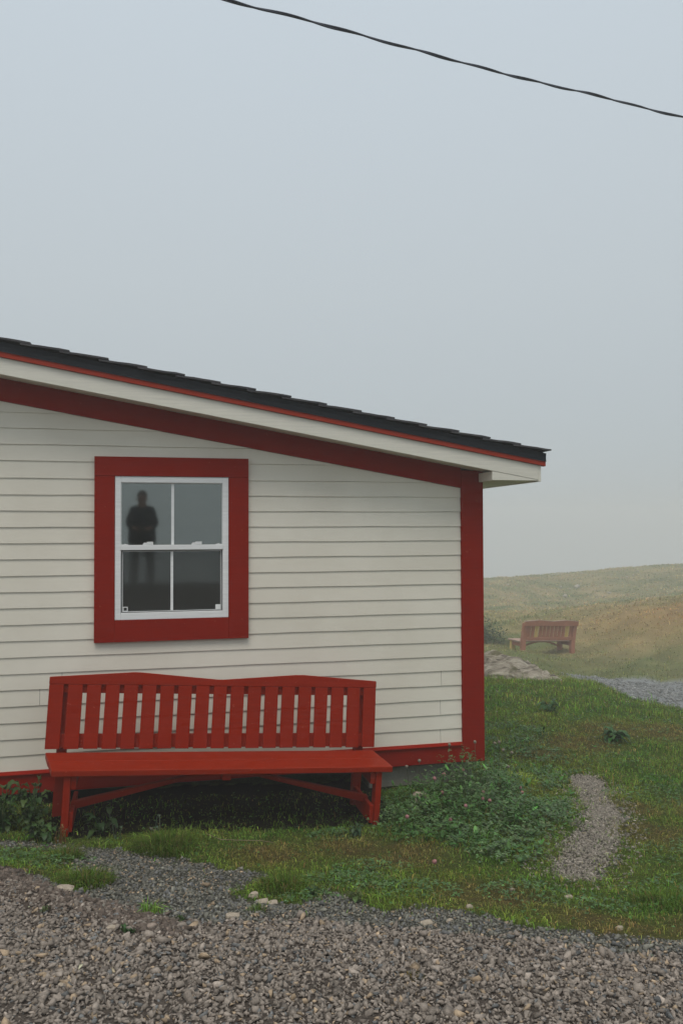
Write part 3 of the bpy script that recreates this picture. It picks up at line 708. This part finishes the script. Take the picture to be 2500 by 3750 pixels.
def vary(c, s=.38): return c * rng.lognormal(0, s, (len(c), 1)) * rng.lognormal(0, .08, c.shape)
parts = []
VS = .42
def field(n, x0, x1, y0, y1, dmin, dmax, hmean, wmean, lean=.6, keep=None):
    x, y = scatter(n, x0, x1, y0, y1); d = np.hypot(x, y + 6.5)
    k = (d >= dmin) & (d < dmax) & visible_area(x, y)
    gr = is_gravel(x, y); nr = (d < 7.2)
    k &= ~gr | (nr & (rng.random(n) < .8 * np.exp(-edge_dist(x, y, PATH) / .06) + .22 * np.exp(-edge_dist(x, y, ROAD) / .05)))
    k &= ~(inpoly(*jit(x, y, .05), SHADED_SOIL) & (rng.random(n) < .8))
    x, y = x[k], y[k]
    dens = .55 + .5 * wob(x, y, 5, 9); k = rng.random(len(x)) < np.clip(dens + .25, .2, 1); x, y = x[k], y[k]
    dr = dryness(x, y); lush = np.clip(.95 + .6 * wob(x, y, 3, 7) + .3 * wob(x, y, 11, 2), .35, 2.1) * (1 - .4 * dr)
    c = grass_colour(x, y); dead = rng.random(len(x)) < .12 + .25 * dr; c[dead & (np.hypot(x, y + 6.5) < 17)] = DRYC * 1.15
    h = hmean * lush * rng.lognormal(0, .3, len(x)); parts.append(blades(x, y, h, wmean * rng.uniform(.6, 1.3, len(x)), vary(c, VS), lean))
field(230000, -2.4, 5.2, -4.4, .9, 0, 7.2, .030, .0034, 1.0)
field(150000, 2.6, 8.0, -3, 5, 7.2, 11, .040, .005, .9)
field(100000, 2.6, 12, -1, 9, 11, 17, .06, .007, .7)
tag(link('grass', np_mesh('grass', *merge(parts)), M['grass']), 'short patchy green and brown grass around the house', 'grass', kind='stuff')
parts = []; VS = .2
field(130000, 3, 34, 4, 28, 17, 32, .085, .02, .8)
field(120000, 6, 55, 15, 62, 32, 60, .11, .05, .9)
field(120000, 8, 75, 35, 105, 60, 108, .17, .10, .9)
tag(link('hill_grass', np_mesh('hill_grass', *merge(parts)), M['grass']), 'tall tan and green grass over the foggy hillside', 'hillside grass', kind='stuff')

x, y = scatter(4000, 14, 50, 30, 100); d = np.hypot(x, y + 6.5); k = (d > 60) & (d < 104) & (wob(x, y, .25, 3) > .45) & (rng.random(len(x)) < .25); x, y = x[k], y[k]
tag(pebbles('crest_rocks', x, y, rng.lognormal(math.log(.16), .4, len(x)), np.repeat(np.array([[.42, .38, .32]]), len(x), 0), lift=.6), 'small pale rocks strewn near the crest of the foggy hill', 'rocks', kind='stuff')

# ------------------------------------------------------------------ leaves
def leaflets(pos, size, heading, tilt, col, fold=.25, elong=1.3):
    """one leaflet per row: six-vertex folded oval"""
    n = len(pos); L = size * elong
    u = np.array([0, .35, .35, .8, .8, 1., .5]); s = np.array([0, -.5, .5, -.38, .38, 0, 0]); f_ = np.array([0, 1, 1, .8, .8, 0, 0.])
    lx = u[None] * L[:, None]; ly = s[None] * size[:, None]; lz = f_[None] * fold * size[:, None] * .5
    ct, st_ = np.cos(tilt)[:, None], np.sin(tilt)[:, None]; X_ = lx * ct - lz * st_; Z_ = lx * st_ + lz * ct
    ch, sh_ = np.cos(heading)[:, None], np.sin(heading)[:, None]
    V = np.stack([X_ * ch - ly * sh_, X_ * sh_ + ly * ch, Z_], -1) + pos[:, None]
    T = np.array([[0, 6, 1], [0, 2, 6], [1, 6, 3], [6, 2, 4], [3, 6, 5], [6, 4, 5]])
    o = (np.arange(n) * 7)[:, None, None]
    return V.reshape(-1, 3), (T[None] + o).reshape(-1, 3), np.repeat(col, 7, 0)
def clover_leaves(x, y, z, size, col):
    out = []; h0 = rng.uniform(0, 2 * np.pi, len(x)); base = rng.uniform(-.1, .35, len(x))
    for k in range(3):
        out.append(leaflets(np.c_[x, y, z], size, h0 + k * 2.09 + rng.normal(0, .15, len(x)), base + rng.normal(0, .3, len(x)), col, elong=1.15))
    return out
def stems(x, y, z1, col, w=.0016):
    n = len(x); z0 = height(x, y) - .01; bx, by = x + rng.normal(0, .02, n), y + rng.normal(0, .02, n)
    a = rng.uniform(0, np.pi, n); P = np.c_[np.cos(a) * w, np.sin(a) * w, np.zeros(n)]
    V = np.stack([np.c_[bx, by, z0] - P, np.c_[bx, by, z0] + P, np.c_[x, y, z1]], 1).reshape(-1, 3)
    return V, (np.array([[0, 1, 2]])[None] + (np.arange(n) * 3)[:, None, None]).reshape(-1, 3), np.repeat(col, 3, 0)
def hump(x, y):       # how tall the clover stands
    return (.05 + .23 * np.exp(-(((x - 2.45) / .45) ** 2 + ((y + .35) / .42) ** 2)) + .07 * np.exp(-(((x - 1.75) / .3) ** 2 + ((y + .95) / .3) ** 2)) + .06 * np.exp(-(((x - 2.5) / .35) ** 2 + ((y + 1.0) / .35) ** 2))) * np.clip(1 + .55 * wob(x, y, 6, 3) + .35 * wob(x, y, 15, 8), .25, 2)
CLC = np.array([.06, .15, .03]); CLG = np.array([.125, .20, .085])
parts = []
x, y = scatter(40000, 1.4, 4.6, -2.3, 2.5); a, b_ = jit(x, y, .08)
k1 = inpoly(a, b_, CLOVER); k2 = inpoly(a, b_, CLOV2) & (rng.random(len(x)) < np.clip(.18 + .6 * wob(x, y, 4, 6), 0, .5)); k = ((k1 & (rng.random(len(x)) < np.clip(.12 + edge_dist(x, y, CLOVER) / .22, 0, 1))) | k2) & ~inpoly(x, y, PATH) & visible_area(x, y)
x, y = x[k], y[k]; hm = np.where(inpoly(x, y, CLOVER), hump(x, y), .05); z = height(x, y) + hm * rng.random(len(x)) ** .6
mixg = np.clip(.5 + .7 * wob(x, y, 3, 5) + rng.normal(0, .2, len(x)), 0, 1)[:, None]; col = vary(CLC * (1 - mixg) + CLG * mixg, .2)
parts += clover_leaves(x, y, z, rng.uniform(.008, .018, len(x)), col)
q = rng.random(len(x)) < .13; parts.append(leaflets(np.c_[x, y, z - .02][q], rng.uniform(.012, .026, q.sum()), rng.uniform(0, 6.28, q.sum()), rng.uniform(.2, 1.2, q.sum()), vary(np.repeat((CLC * 1.15)[None], q.sum(), 0)), elong=2.6)); parts.append(stems(x, y, z, col * .9))
tag(link('clover', np_mesh('clover', *merge(parts)), M['leaf']), 'dense grey-green clover and low leaves beside the house corner', 'clover', kind='stuff')
# low clover scattered through the lawn and the isle on the left
parts = []
def clump(cx, cy_, r, n, hmax, s0=.006, s1=.013, c=(CLC + CLG) / 2):
    a = rng.uniform(0, 6.283, n); q = r * rng.random(n) ** .62 * 1.15; x, y = cx + q * np.cos(a) * 1.25, cy_ + q * np.sin(a) * .9; z = height(x, y) + hmax * np.clip(1 - .7 * (q / r) ** 2, .15, 1) * rng.random(n) ** .6
    col = vary(np.repeat(c[None], n, 0), .25); parts.extend(clover_leaves(x, y, z, rng.uniform(s0, s1, n), col)); parts.append(stems(x, y, z, col * .9))
for cx, cy_, r, n in ((-1.3, -1.25, .25, 350), (-.85, -1.35, .22, 350), (-.55, -1.5, .15, 200), (1.05, -2.15, .22, 260), (1.35, -2.35, .2, 200), (1.95, -2.45, .2, 160), (2.9, -2.6, .3, 260), (3.4, -2.0, .3, 250), (4.1, -.6, .4, 300), (4.3, -1.6, .35, 260), (1.25, -1.9, .2, 160), (1.2, -1.05, .14, 200), (4.4, .6, .4, 200), (2.2, -2.75, .15, 90), (.75, -2.5, .12, 90), (3.6, -2.7, .3, 200)):
    clump(cx, cy_, r, n, .05)
x, y = scatter(16000, -2, 8.5, -3.6, 7); k = ((wob(x, y, 2.5, 12) > .05) | (rng.random(len(x)) < .25)) & (np.hypot(x, y + 6.5) < 13) & ~is_gravel(x, y) & visible_area(x, y); x, y = x[k], y[k]
col = vary(np.repeat((CLC * .9)[None], len(x), 0)); parts.extend(clover_leaves(x, y, height(x, y) + .04 * rng.random(len(x)), np.where(np.hypot(x, y + 6.5) > 7, rng.uniform(.012, .022, len(x)), rng.uniform(.006, .012, len(x))), col))
tag(link('lawn_weeds', np_mesh('lawn_weeds', *merge(parts)), M['leaf']), 'small weeds and clover leaves mixed into the grass', 'weeds', kind='stuff')
# white clover flowers dotted over the lawn
x, y = scatter(2600, 3.2, 10.5, -1, 9); d = np.hypot(x, y + 6.5); k = (rng.random(len(x)) < np.clip((d - 8.3) / 5, .0, .8) * np.clip(.45 + wob(x, y, 1.8, 11), .05, 1)) & ~is_gravel(x, y); x, y = x[k], y[k]
tag(pebbles('white_clover_flowers', x, y, rng.uniform(.006, .011, len(x)), np.repeat(np.array([[.42, .40, .33]]), len(x), 0), lift=4), 'tiny white clover flowers dotted over the lawn', 'flowers', kind='stuff')

# ------------------------------------------------------------------ single plants and stones
def H(x, y): return float(height(np.array([x]), np.array([y]))[0])
def tuft(x, y, r, n, h, label, c=(GREEN + GREEN2) * .33, lean=.8, w=.0035, group=None):
    a = rng.uniform(0, 6.283, n); q = r * np.sqrt(rng.random(n)); px, py = q * np.cos(a), q * np.sin(a)
    z0 = H(x, y); col = vary(np.repeat(np.asarray(c)[None], n, 0)); dd = rng.random(n) < .12; col[dd] = DRYC
    v, t, cc = blades(px, py, h * (1.1 - .5 * q / r) * rng.lognormal(0, .25, n), w * rng.uniform(.6, 1.3, n), col, lean, z=height(px + x, py + y) - z0, heading=a + rng.normal(0, .7, n))
    o = link('grass_tuft', np_mesh('grass_tuft', v, t, cc), M['grass']); o.location = (x, y, z0); tag(o, label, 'grass tuft', group or 'grass tufts at the gravel edge'); return o
tuft(.06, -1.27, .2, 1500, .12, 'large spiky green grass tuft in front of the bench, right of its left leg')
tuft(-.52, -1.42, .10, 600, .09, 'green grass tuft below the left leg of the bench')
tuft(-.36, -2.0, .14, 900, .09, 'round green grass tuft beside the earth bank')
tuft(.66, -2.28, .13, 500, .10, 'dark grass tuft on the gravel next to the two pale stones')
tuft(-.02, -2.7, .05, 120, .07, 'small weedy tuft where the earth bank meets the grey gravel', c=GREEN * 1.2 + DRYC * .2)
tuft(.47, -2.72, .04, 90, .04, 'tiny green tuft alone on gravel below the pale stones')
tuft(2.62, -2.75, .2, 700, .07, 'dense green grass tuft below the foot of the worn path')
tuft(3.0, -.12, .16, 600, .12, 'yellow-green grass tuft between the clover and the house corner', c=GREEN2 * 1.6)
tuft(.9, -3.72, .05, 90, .02, 'small mossy yellow-brown tuft in the middle of the gravel road', c=(.09, .075, .02))

def broadleaf(x, y, n, h, L, label, c=(.04, .085, .022), group='broad-leaved plants', spread=.8, name='broadleaf_plant', wid=.42):
    z0 = H(x, y); P = []; k = 7
    for i in range(n):
        a = random.uniform(0, 6.283); up = random.uniform(.35, 1.15); l = L * random.uniform(.6, 1.15); w = l * wid * random.uniform(.7, 1.1)
        bx, by = random.gauss(0, .02 if h > .1 else .003), random.gauss(0, .02 if h > .1 else .003); hh = h * random.uniform(.15, 1) ** 1.1
        sx, sy = bx + math.cos(a) * hh * .35 * spread, by + math.sin(a) * hh * .35 * spread
        cc = np.array(c) * random.lognormvariate(0, .22) * np.array([random.uniform(.85, 1.3), 1, random.uniform(.8, 1.2)])
        # stem
        q = .0025; V = np.array([[bx - q, by, -.01], [bx + q, by, -.01], [sx + q, sy, hh * .9], [sx - q, sy, hh * .9]]); P.append((V, np.array([[0, 1, 2], [0, 2, 3]]), np.repeat(cc[None], 4, 0)))
        V = []; Cc = []
        for j in range(k + 1):
            t = j / k; e = up - t * 1.5; r = l * t
            cx = sx + math.cos(a) * (l * (t * .92)) * spread; cy2 = sy + math.sin(a) * (l * t * .92) * spread; cz = hh * .9 + l * (math.sin(up) * t - .75 * t * t)
            ww = w * (math.sin(math.pi * min(1, (t * .93 + .05))) ** .75) * .5 + .0004; wz = ww * .35 + .006 * math.sin(j * 2.2 + i)
            nxv = -math.sin(a), math.cos(a)
            V += [(cx - nxv[0] * ww, cy2 - nxv[1] * ww, cz + wz), (cx, cy2, cz), (cx + nxv[0] * ww, cy2 + nxv[1] * ww, cz + wz)]
            Cc += [cc, cc * 1.25, cc]
        T = []
        for j in range(k):
            b0 = j * 3
            for s_ in (0, 1): T += [[b0 + s_, b0 + s_ + 1, b0 + s_ + 4], [b0 + s_, b0 + s_ + 4, b0 + s_ + 3]]
        P.append((np.array(V), np.array(T), np.array(Cc)))
    v, t, cc = merge(P); o = link(name, np_mesh(name, v, t, cc), M['leaf'], smooth=True); o.location = (x, y, z0); tag(o, label, 'plant', group); return o
broadleaf(-1.0, -.72, 60, .30, .11, 'bushy broad-leaved plant at the left edge of the photo by the house wall')
broadleaf(-.82, -.62, 60, .34, .10, 'tall leafy plant against the skirt board just left of the bench', wid=.5)
broadleaf(-.72, -.95, 30, .12, .10, 'low broad-leaved plant outside the left leg of the bench')
broadleaf(-1.25, -.55, 50, .28, .12, 'dark leafy plant by the wall, farthest left')
broadleaf(-.36, -.85, 12, .14, .13, 'broad-leaved plant under the bench just inside its left leg', c=(.03, .062, .018))
broadleaf(1.34, -1.12, 30, .07, .05, 'small leafy clump at the foot of the right bench leg', c=(.045, .085, .035), wid=.7)
broadleaf(4.87, 1.38, 34, .12, .17, 'dark green leafy clump standing alone on the lawn', c=(.035, .10, .025))
broadleaf(5.0, 3.1, 26, .12, .16, 'dark green leafy clump higher up the lawn below the outcrop', c=(.035, .095, .025))
broadleaf(2.02, -.75, 12, .13, .11, 'bright green dock leaves rising from the clover beside the pale stone', c=(.045, .11, .022))
broadleaf(.78, -2.45, 14, .04, .05, 'small flat weed at the grass edge right of the pale stones', c=(.03, .07, .022))
broadleaf(-.12, -3.02, 12, .03, .045, 'small flat green weed on the road gravel', c=(.035, .07, .022))
broadleaf(-.5, -2.58, 8, .03, .04, 'pale little weed on the gravel by the earth bank', c=(.06, .08, .03))
broadleaf(.98, -2.57, 14, .05, .06, 'yellowish-green weed where the gravel meets the grass', c=(.07, .11, .03))
broadleaf(.12, -2.86, 8, .025, .035, 'tiny bright weed on gravel just below the grey spur', c=(.04, .085, .02))
broadleaf(-.25, -1.0, 6, .22, .05, 'thin weed with small pale leaves in the shade under the bench', c=(.06, .085, .05), spread=.4)
broadleaf(.0, -1.02, 7, .2, .045, 'thin weed with whitish leaves behind the large grass tuft', c=(.09, .12, .08), spread=.4)
broadleaf(-.6, -1.02, 14, .13, .03, 'small orange-brown weed at the foot of the left bench leg', c=(.16, .10, .03), spread=.5)

# pink clover heads and dry seed heads on stems
def ball(r, col, c=(0, 0, 0), sq=1.0, jag=.25):
    bm = bmesh.new(); bmesh.ops.create_icosphere(bm, subdivisions=2, radius=r)
    V = np.array([v.co[:] for v in bm.verts]); T = np.array([[v.index for v in f.verts] for f in bm.faces]); bm.free()
    V = V * (1 + jag * (rng.random((len(V), 1)) - .5)); V[:, 2] *= sq
    return V + np.array(c), T, vary(np.repeat(np.array(col)[None], len(V), 0), .15)
def head_on_stem(name, x, y, h, r, col, scol, label, cat_, group):
    z0 = H(x, y); lx, ly = random.gauss(0, .02), random.gauss(0, .02)
    t = empty(name, (x, y, z0)); tag(t, label, cat_, group)
    vs, fs = tube([(0, 0, -.02), (lx * .4, ly * .4, h * .5), (lx, ly, h)], .0018, 5)
    me = bpy.data.meshes.new('stem'); me.from_pydata([tuple(v) for v in vs], [], fs); me.update(); ca = me.color_attributes.new('tint', 'FLOAT_COLOR', 'POINT'); ca.data.foreach_set('color', np.tile([*scol, 1.], len(vs)).astype(np.float32))
    link('stem', me, M['leaf'], t)
    v, f_, c = ball(r, col, (lx, ly, h)); link('flower_head', np_mesh('flower_head', v, f_, c), M['petal'], t)
    return t
pink = [(1.66, -1.16, .12), (2.2, -.42, .2), (2.12, -.5, .19), (2.45, -.33, .18), (2.62, -.3, .17), (2.15, -.62, .12), (2.33, -1.0, .12), (2.36, -1.03, .1), (2.2, -1.02, .09), (1.98, -1.25, .08), (2.75, -.8, .09), (2.72, -1.0, .08), (2.4, -.8, .12), (2.85, -.55, .08), (1.62, -2.02, .05)]
for i, (x, y, h) in enumerate(pink):
    lab = {0: 'pink clover flower nearest to the right leg of the bench', 14: 'lone pink clover flower in the short grass far below the clover patch'}.get(i, 'round pink clover flower above the grey-green clover leaves')
    head_on_stem('clover_flower', x, y, h, .0125 + .003 * random.random(), (.36, .17, .17), (.05, .08, .04), lab, 'flower', 'pink clover flowers')
seeds = [(2.38, -.12, .36), (2.13, -.12, .25), (2.63, -.12, .36), (2.86, .02, .32), (2.92, .05, .33), (2.9, -.02, .27), (2.98, -.03, .25), (2.05, -.1, .2), (2.8, -.3, .22), (2.85, -.33, .2), (2.5, -.25, .24)]
for i, (x, y, h) in enumerate(seeds):
    lab = {0: 'tall dry flower head standing in front of the skirt board by the corner', 1: 'seed head nearest the bench, rising above the clover', 7: 'low seed head at the left end of the clover, by the bench', 2: 'dry ragged seed head right against the corner board'}.get(i, 'dry grey-brown seed head on a thin stem at the house corner')
    head_on_stem('seed_head', x, y, h, .014, (.24, .21, .16), (.12, .12, .07), lab, 'seed head', 'dry seed heads at the house corner')

def stone(x, y, sx, sy, sz, label, rz=0, mat='stone', lift=.3, name='stone', sub=2, rough=.3, z=None, seed=0):
    bm = bmesh.new(); bmesh.ops.create_icosphere(bm, subdivisions=sub, radius=1)
    r = random.Random(hash((x, y)) % 9999 if not seed else seed)
    from mathutils import noise as mn
    for v in bm.verts:
        c = v.co.copy(); n = mn.noise(c * 1.6 + Vector((x * 9, y * 9, 3))); c *= 1 + rough * n
        for ax in range(3): c[ax] = max(-.75, min(.75, c[ax]))
        v.co = Vector((c.x * sx, c.y * sy, c.z * sz)) * 1.3
    me = bpy.data.meshes.new(name); bm.to_mesh(me); bm.free()
    o = link(name, me, M[mat]); o.location = (x, y, (H(x, y) if z is None else z) + sz * lift); o.rotation_euler = (r.uniform(-.2, .2), r.uniform(-.2, .2), rz)
    tag(o, label, 'stone', 'loose pale stones'); return o
stone(-.44, -2.25, .042, .03, .022, 'tan flat-topped stone sitting on the earth bank')
stone(2.01, -.5, .06, .03, .045, 'pale pointed stone half hidden in the clover beside the bench', rz=-.5, lift=1.2)
stone(.48, -2.44, .026, .02, .017, 'upper pale stone beside the dark grass tuft', rz=.6)
stone(.51, -2.55, .03, .018, .011, 'lower pinkish stone in front of the dark grass tuft')
stone(.56, -2.57, .024, .016, .010, 'cream stone right of the pinkish stone below the dark tuft', rz=.2)
stone(1.53, -2.7, .018, .013, .012, 'small square cream stone at the grass edge of the gravel')
stone(2.09, -3.14, .02, .013, .012, 'cream stone at the gravel edge below the grass, far right')
stone(2.15, -2.56, .022, .014, .012, 'pale stone in the grass just below the worn path')
stone(.34, -2.83, .032, .022, .014, 'flat grey stone where the grey gravel meets the road', mat='stone')
stone(-.3, -3.54, .028, .016, .009, 'sandy flat stone in the road gravel at lower left', rz=.4)
stone(1.19, -3.03, .028, .018, .013, 'sandy stone in the gravel below the grass edge, in the middle')
stone(1.32, -2.98, .024, .010, .010, 'long narrow cream stone in the gravel below the grass edge', rz=.8)
stone(1.9, -2.4, .014, .012, .009, 'small white stone lying in the grass left of the worn path')
stone(-.18, -2.93, .02, .016, .011, 'light grey stone on the road gravel below the earth bank')

tw = tube([(.33, -1.07, H(.33, -1.07) + .035), (.42, -1.15, H(.42, -1.15) + .02), (.55, -1.17, H(.55, -1.17) + .02), (.68, -1.2, H(.68, -1.2) + .02), (.76, -1.25, H(.76, -1.25) + .012)], [.0015, .0022, .0022, .002, .001], 5)
me = bpy.data.meshes.new('dry_stalk'); me.from_pydata([tuple(v) for v in tw[0]], [], tw[1]); me.update(); tag(link('dry_stalk', me, M['twig']), 'thin pale dry stalk lying on the grass in front of the bench', 'stalk')

# rock outcrop on the crest
from mathutils import noise as mn
bm = bmesh.new(); nu, nv = 150, 90; ctr = Vector((6.12, 7.15)); ax = Vector((math.cos(R(-13)), math.sin(R(-13)))); ay = Vector((-ax.y, ax.x)); grid = []
for j in range(nv):
    row = []
    for i in range(nu):
        u = i / (nu - 1) * 2 - 1; v = j / (nv - 1) * 2 - 1; p = ctr + ax * (u * 1.3) + ay * (v * .7)
        r2 = u * u + v * v
        prof = max(0, 1 - r2) ** .45 * (.50 - .27 * u)
        q = Vector((p.x, p.y, 0)); n1 = mn.fractal(q * 1.5, 1, 2.1, 3); sv = (p.x * .75 + p.y * 1.0) * 2.6 + 1.3 * mn.noise(q * 1.8); stt = sv - math.floor(sv); n2 = abs(mn.noise(Vector((p.x * 3 + p.y, p.y * 9, 2)))); 
        zz = H(p.x, p.y) - .12 + prof * (1 + .30 * n1) - .09 * (1 - n2) * (prof > .05) + .13 * (stt ** 2) * min(1, prof * 5) + .014 * mn.noise(Vector((p.x * 16, p.y * 22, 0)))
        row.append(bm.verts.new((p.x - ctr.x, p.y - ctr.y, zz)))
    grid.append(row)
for j in range(nv - 1):
    for i in range(nu - 1): bm.faces.new((grid[j][i], grid[j][i + 1], grid[j + 1][i + 1], grid[j + 1][i]))
me = bpy.data.meshes.new('rock_outcrop'); bm.to_mesh(me); bm.free()
o = link('rock_outcrop', me, M['rock']); o.location = (ctr.x, ctr.y, 0); tag(o, 'pale layered rock outcrop with mossy patches at the crest beside the house', 'rock')

# dark bush on the far slope left of the far bench
def bush(x, y, r, h, n, label):
    z0 = H(x, y); a = rng.normal(0, 1, (n, 3)); a /= np.linalg.norm(a, axis=1)[:, None]; q = rng.random(n) ** .4
    P = a * q[:, None] * np.array([r, r, h]) * (1 + .25 * np.sin(a[:, :1] * 5 + a[:, 1:2] * 4)); P[:, 2] = np.abs(P[:, 2])
    v, t, c = leaflets(P, rng.uniform(.04, .07, n), rng.uniform(0, 6.28, n), rng.uniform(-.5, 1, n), vary(np.repeat(np.array([[.085, .125, .05]]), n, 0)))
    o = link('bush', np_mesh('bush', v, t, c), M['leaf']); o.location = (x, y, z0); tag(o, label, 'bush'); return o
bush(11.4, 22.5, 1.6, .9, 12000, 'dark green low bush on the foggy slope behind the house corner')

# ------------------------------------------------------------------ person behind the camera, seen mirrored in the window
def skin_mesh(name, verts, edges, radii, mat, parent, sub=2):
    me = bpy.data.meshes.new(name); me.from_pydata(verts, edges, []); me.update()
    o = link(name, me, mat, parent)
    sk_ = o.modifiers.new('skin', 'SKIN'); sk_.use_smooth_shade = True
    for i, r in enumerate(radii):
        d = me.skin_vertices[0].data[i]; d.radius = (r, r) if not hasattr(r, '__len__') else r
    me.skin_vertices[0].data[0].use_root = True
    s_ = o.modifiers.new('sub', 'SUBSURF'); s_.levels = sub; s_.render_levels = sub
    return o
PX, PY = -.24, -8.1; per = empty('person', (PX, PY, H(PX, PY))); tag(per, 'person in a dark jacket holding a camera at the waist, mirrored in the window', 'person')
vb = [(0, 0, .92), (0, .01, 1.05), (0, .0, 1.22), (0, -.01, 1.38), (0, 0, 1.43), (0, .015, 1.475), (0, .02, 1.555), (0, .015, 1.63)]
rb = [(.15, .11), (.14, .10), (.16, .11), (.12, .085), (.065, .06), (.07, .065), (.085, .095), (.068, .078)]
eb = [(i, i + 1) for i in range(7)]
def add(p, r, to): vb.append(p); rb.append((r, r) if not hasattr(r, '__len__') else r); eb.append((to, len(vb) - 1)); return len(vb) - 1
arms = {}
for s_ in (-1, 1):
    a = add((s_ * .15, -.01, 1.34), .045, 3); b1 = add((s_ * .235, -.01, 1.11), .042, a); c1 = add((s_ * .12, .20, 1.02), .028, b1); p1 = add((s_ * .07, .25, 1.01), (.028, .016), c1)
    for fi in range(4): k1 = add((s_ * (.055 - .004 * fi), .285, 1.035 - fi * .019), .0085, p1); add((s_ * (.02 - .003 * fi), .30, 1.033 - fi * .018), .0075, k1)
    k1 = add((s_ * .06, .235, 1.045), .010, p1); add((s_ * .035, .245, 1.062), .0085, k1)
    g = add((s_ * .10, 0, .86), .09, 0); kn = add((s_ * .13, .02, .48), .06, g); an = add((s_ * .14, -.02, .09), .04, kn); add((s_ * .16, .14, .04), (.04, .03), an)
skin_mesh('body', vb, eb, rb, M['skin'], per)
# jacket
vj = [(0, 0, .66), (0, 0, .84), (0, 0, 1.05), (0, -.01, 1.33), (0, 0, 1.455)]; rj = [(.25, .18), (.27, .19), (.25, .17), (.19, .14), (.105, .095)]; ej = [(i, i + 1) for i in range(4)]
for s_ in (-1, 1):
    n0 = len(vj); vj += [(s_ * .165, -.01, 1.36), (s_ * .235, -.01, 1.10), (s_ * .15, .17, 1.03)]; rj += [(.07, .07), (.072, .072), (.05, .05)]; ej += [(3, n0), (n0, n0 + 1), (n0 + 1, n0 + 2)]
skin_mesh('jacket', vj, ej, rj, M['jacket'], per)
vt = [(0, 0, .88)]; rt = [(.17, .13)]; et = []
for s_ in (-1, 1):
    n0 = len(vt); vt += [(s_ * .11, 0, .80), (s_ * .135, .02, .48), (s_ * .145, -.02, .10)]; rt += [(.105, .105), (.08, .08), (.07, .07)]; et += [(0, n0), (n0, n0 + 1), (n0 + 1, n0 + 2)]
skin_mesh('trousers', vt, et, rt, M['trousers'], per)
for s_ in (-1, 1): skin_mesh('boot', [(s_ * .145, -.04, .08), (s_ * .15, .02, .055), (s_ * .165, .17, .04)], [(0, 1), (1, 2)], [(.06, .07), (.055, .05), (.048, .035)], M['boot'], per)
bm = bmesh.new(); bmesh.ops.create_icosphere(bm, subdivisions=3, radius=1)
for v in bm.verts: v.co = Vector((v.co.x * .096, v.co.y * .112 - .008, v.co.z * .115)) + Vector((0, .012, 1.59))
bmesh.ops.delete(bm, geom=[v for v in bm.verts if v.co.z < 1.595 + (v.co.y) * .45], context='VERTS')
me = bpy.data.meshes.new('hair'); bm.to_mesh(me); bm.free(); link('hair', me, M['hair'], per, smooth=True)
bm = bmesh.new()
for c, r in (((.032, .104, 1.565), .010), ((-.032, .104, 1.565), .010), ((0, .12, 1.535), .016), ((.088, .01, 1.545), .02), ((-.088, .01, 1.545), .02)):
    bmesh.ops.create_icosphere(bm, subdivisions=2, radius=r, matrix=Matrix.Translation(c))
me = bpy.data.meshes.new('face_features'); bm.to_mesh(me); bm.free(); link('face_features', me, M['skin'], per, smooth=True)
cm = empty('handheld_camera', (PX, PY + .285, H(PX, PY) + .985)); tag(cm, 'small black camera held at waist height by the person, mirrored in the window', 'camera')
MB().box(-.055, .055, -.02, .02, 0, .065).build('camera_body', M['boot'], cm, .004)
bm = bmesh.new(); bmesh.ops.create_cone(bm, segments=24, radius1=.026, radius2=.022, depth=.03, cap_ends=True, matrix=Matrix.Translation((0, .036, .032)) @ Matrix.Rotation(R(-90), 4, 'X'))
me = bpy.data.meshes.new('lens'); bm.to_mesh(me); bm.free(); link('lens', me, M['boot'], cm)

# ------------------------------------------------------------------ haze
hz = MB().box(-163, 165, -40, 165, -19, 6.9)
me = hz.me('haze'); hm = bpy.data.materials.new('fog_air'); hm.use_nodes = True; nt = hm.node_tree; nt.nodes.clear()
o = nt.nodes.new('ShaderNodeOutputMaterial'); pv = nt.nodes.new('ShaderNodeVolumePrincipled'); pv.inputs['Density'].default_value = .0063
pv.inputs['Color'].default_value = (.96, .96, .945, 1); pv.inputs['Anisotropy'].default_value = .2
nt.links.new(pv.outputs[0], o.inputs['Volume'])
tag(link('haze', me, hm), 'pale even fog filling the air', 'fog', kind='stuff')
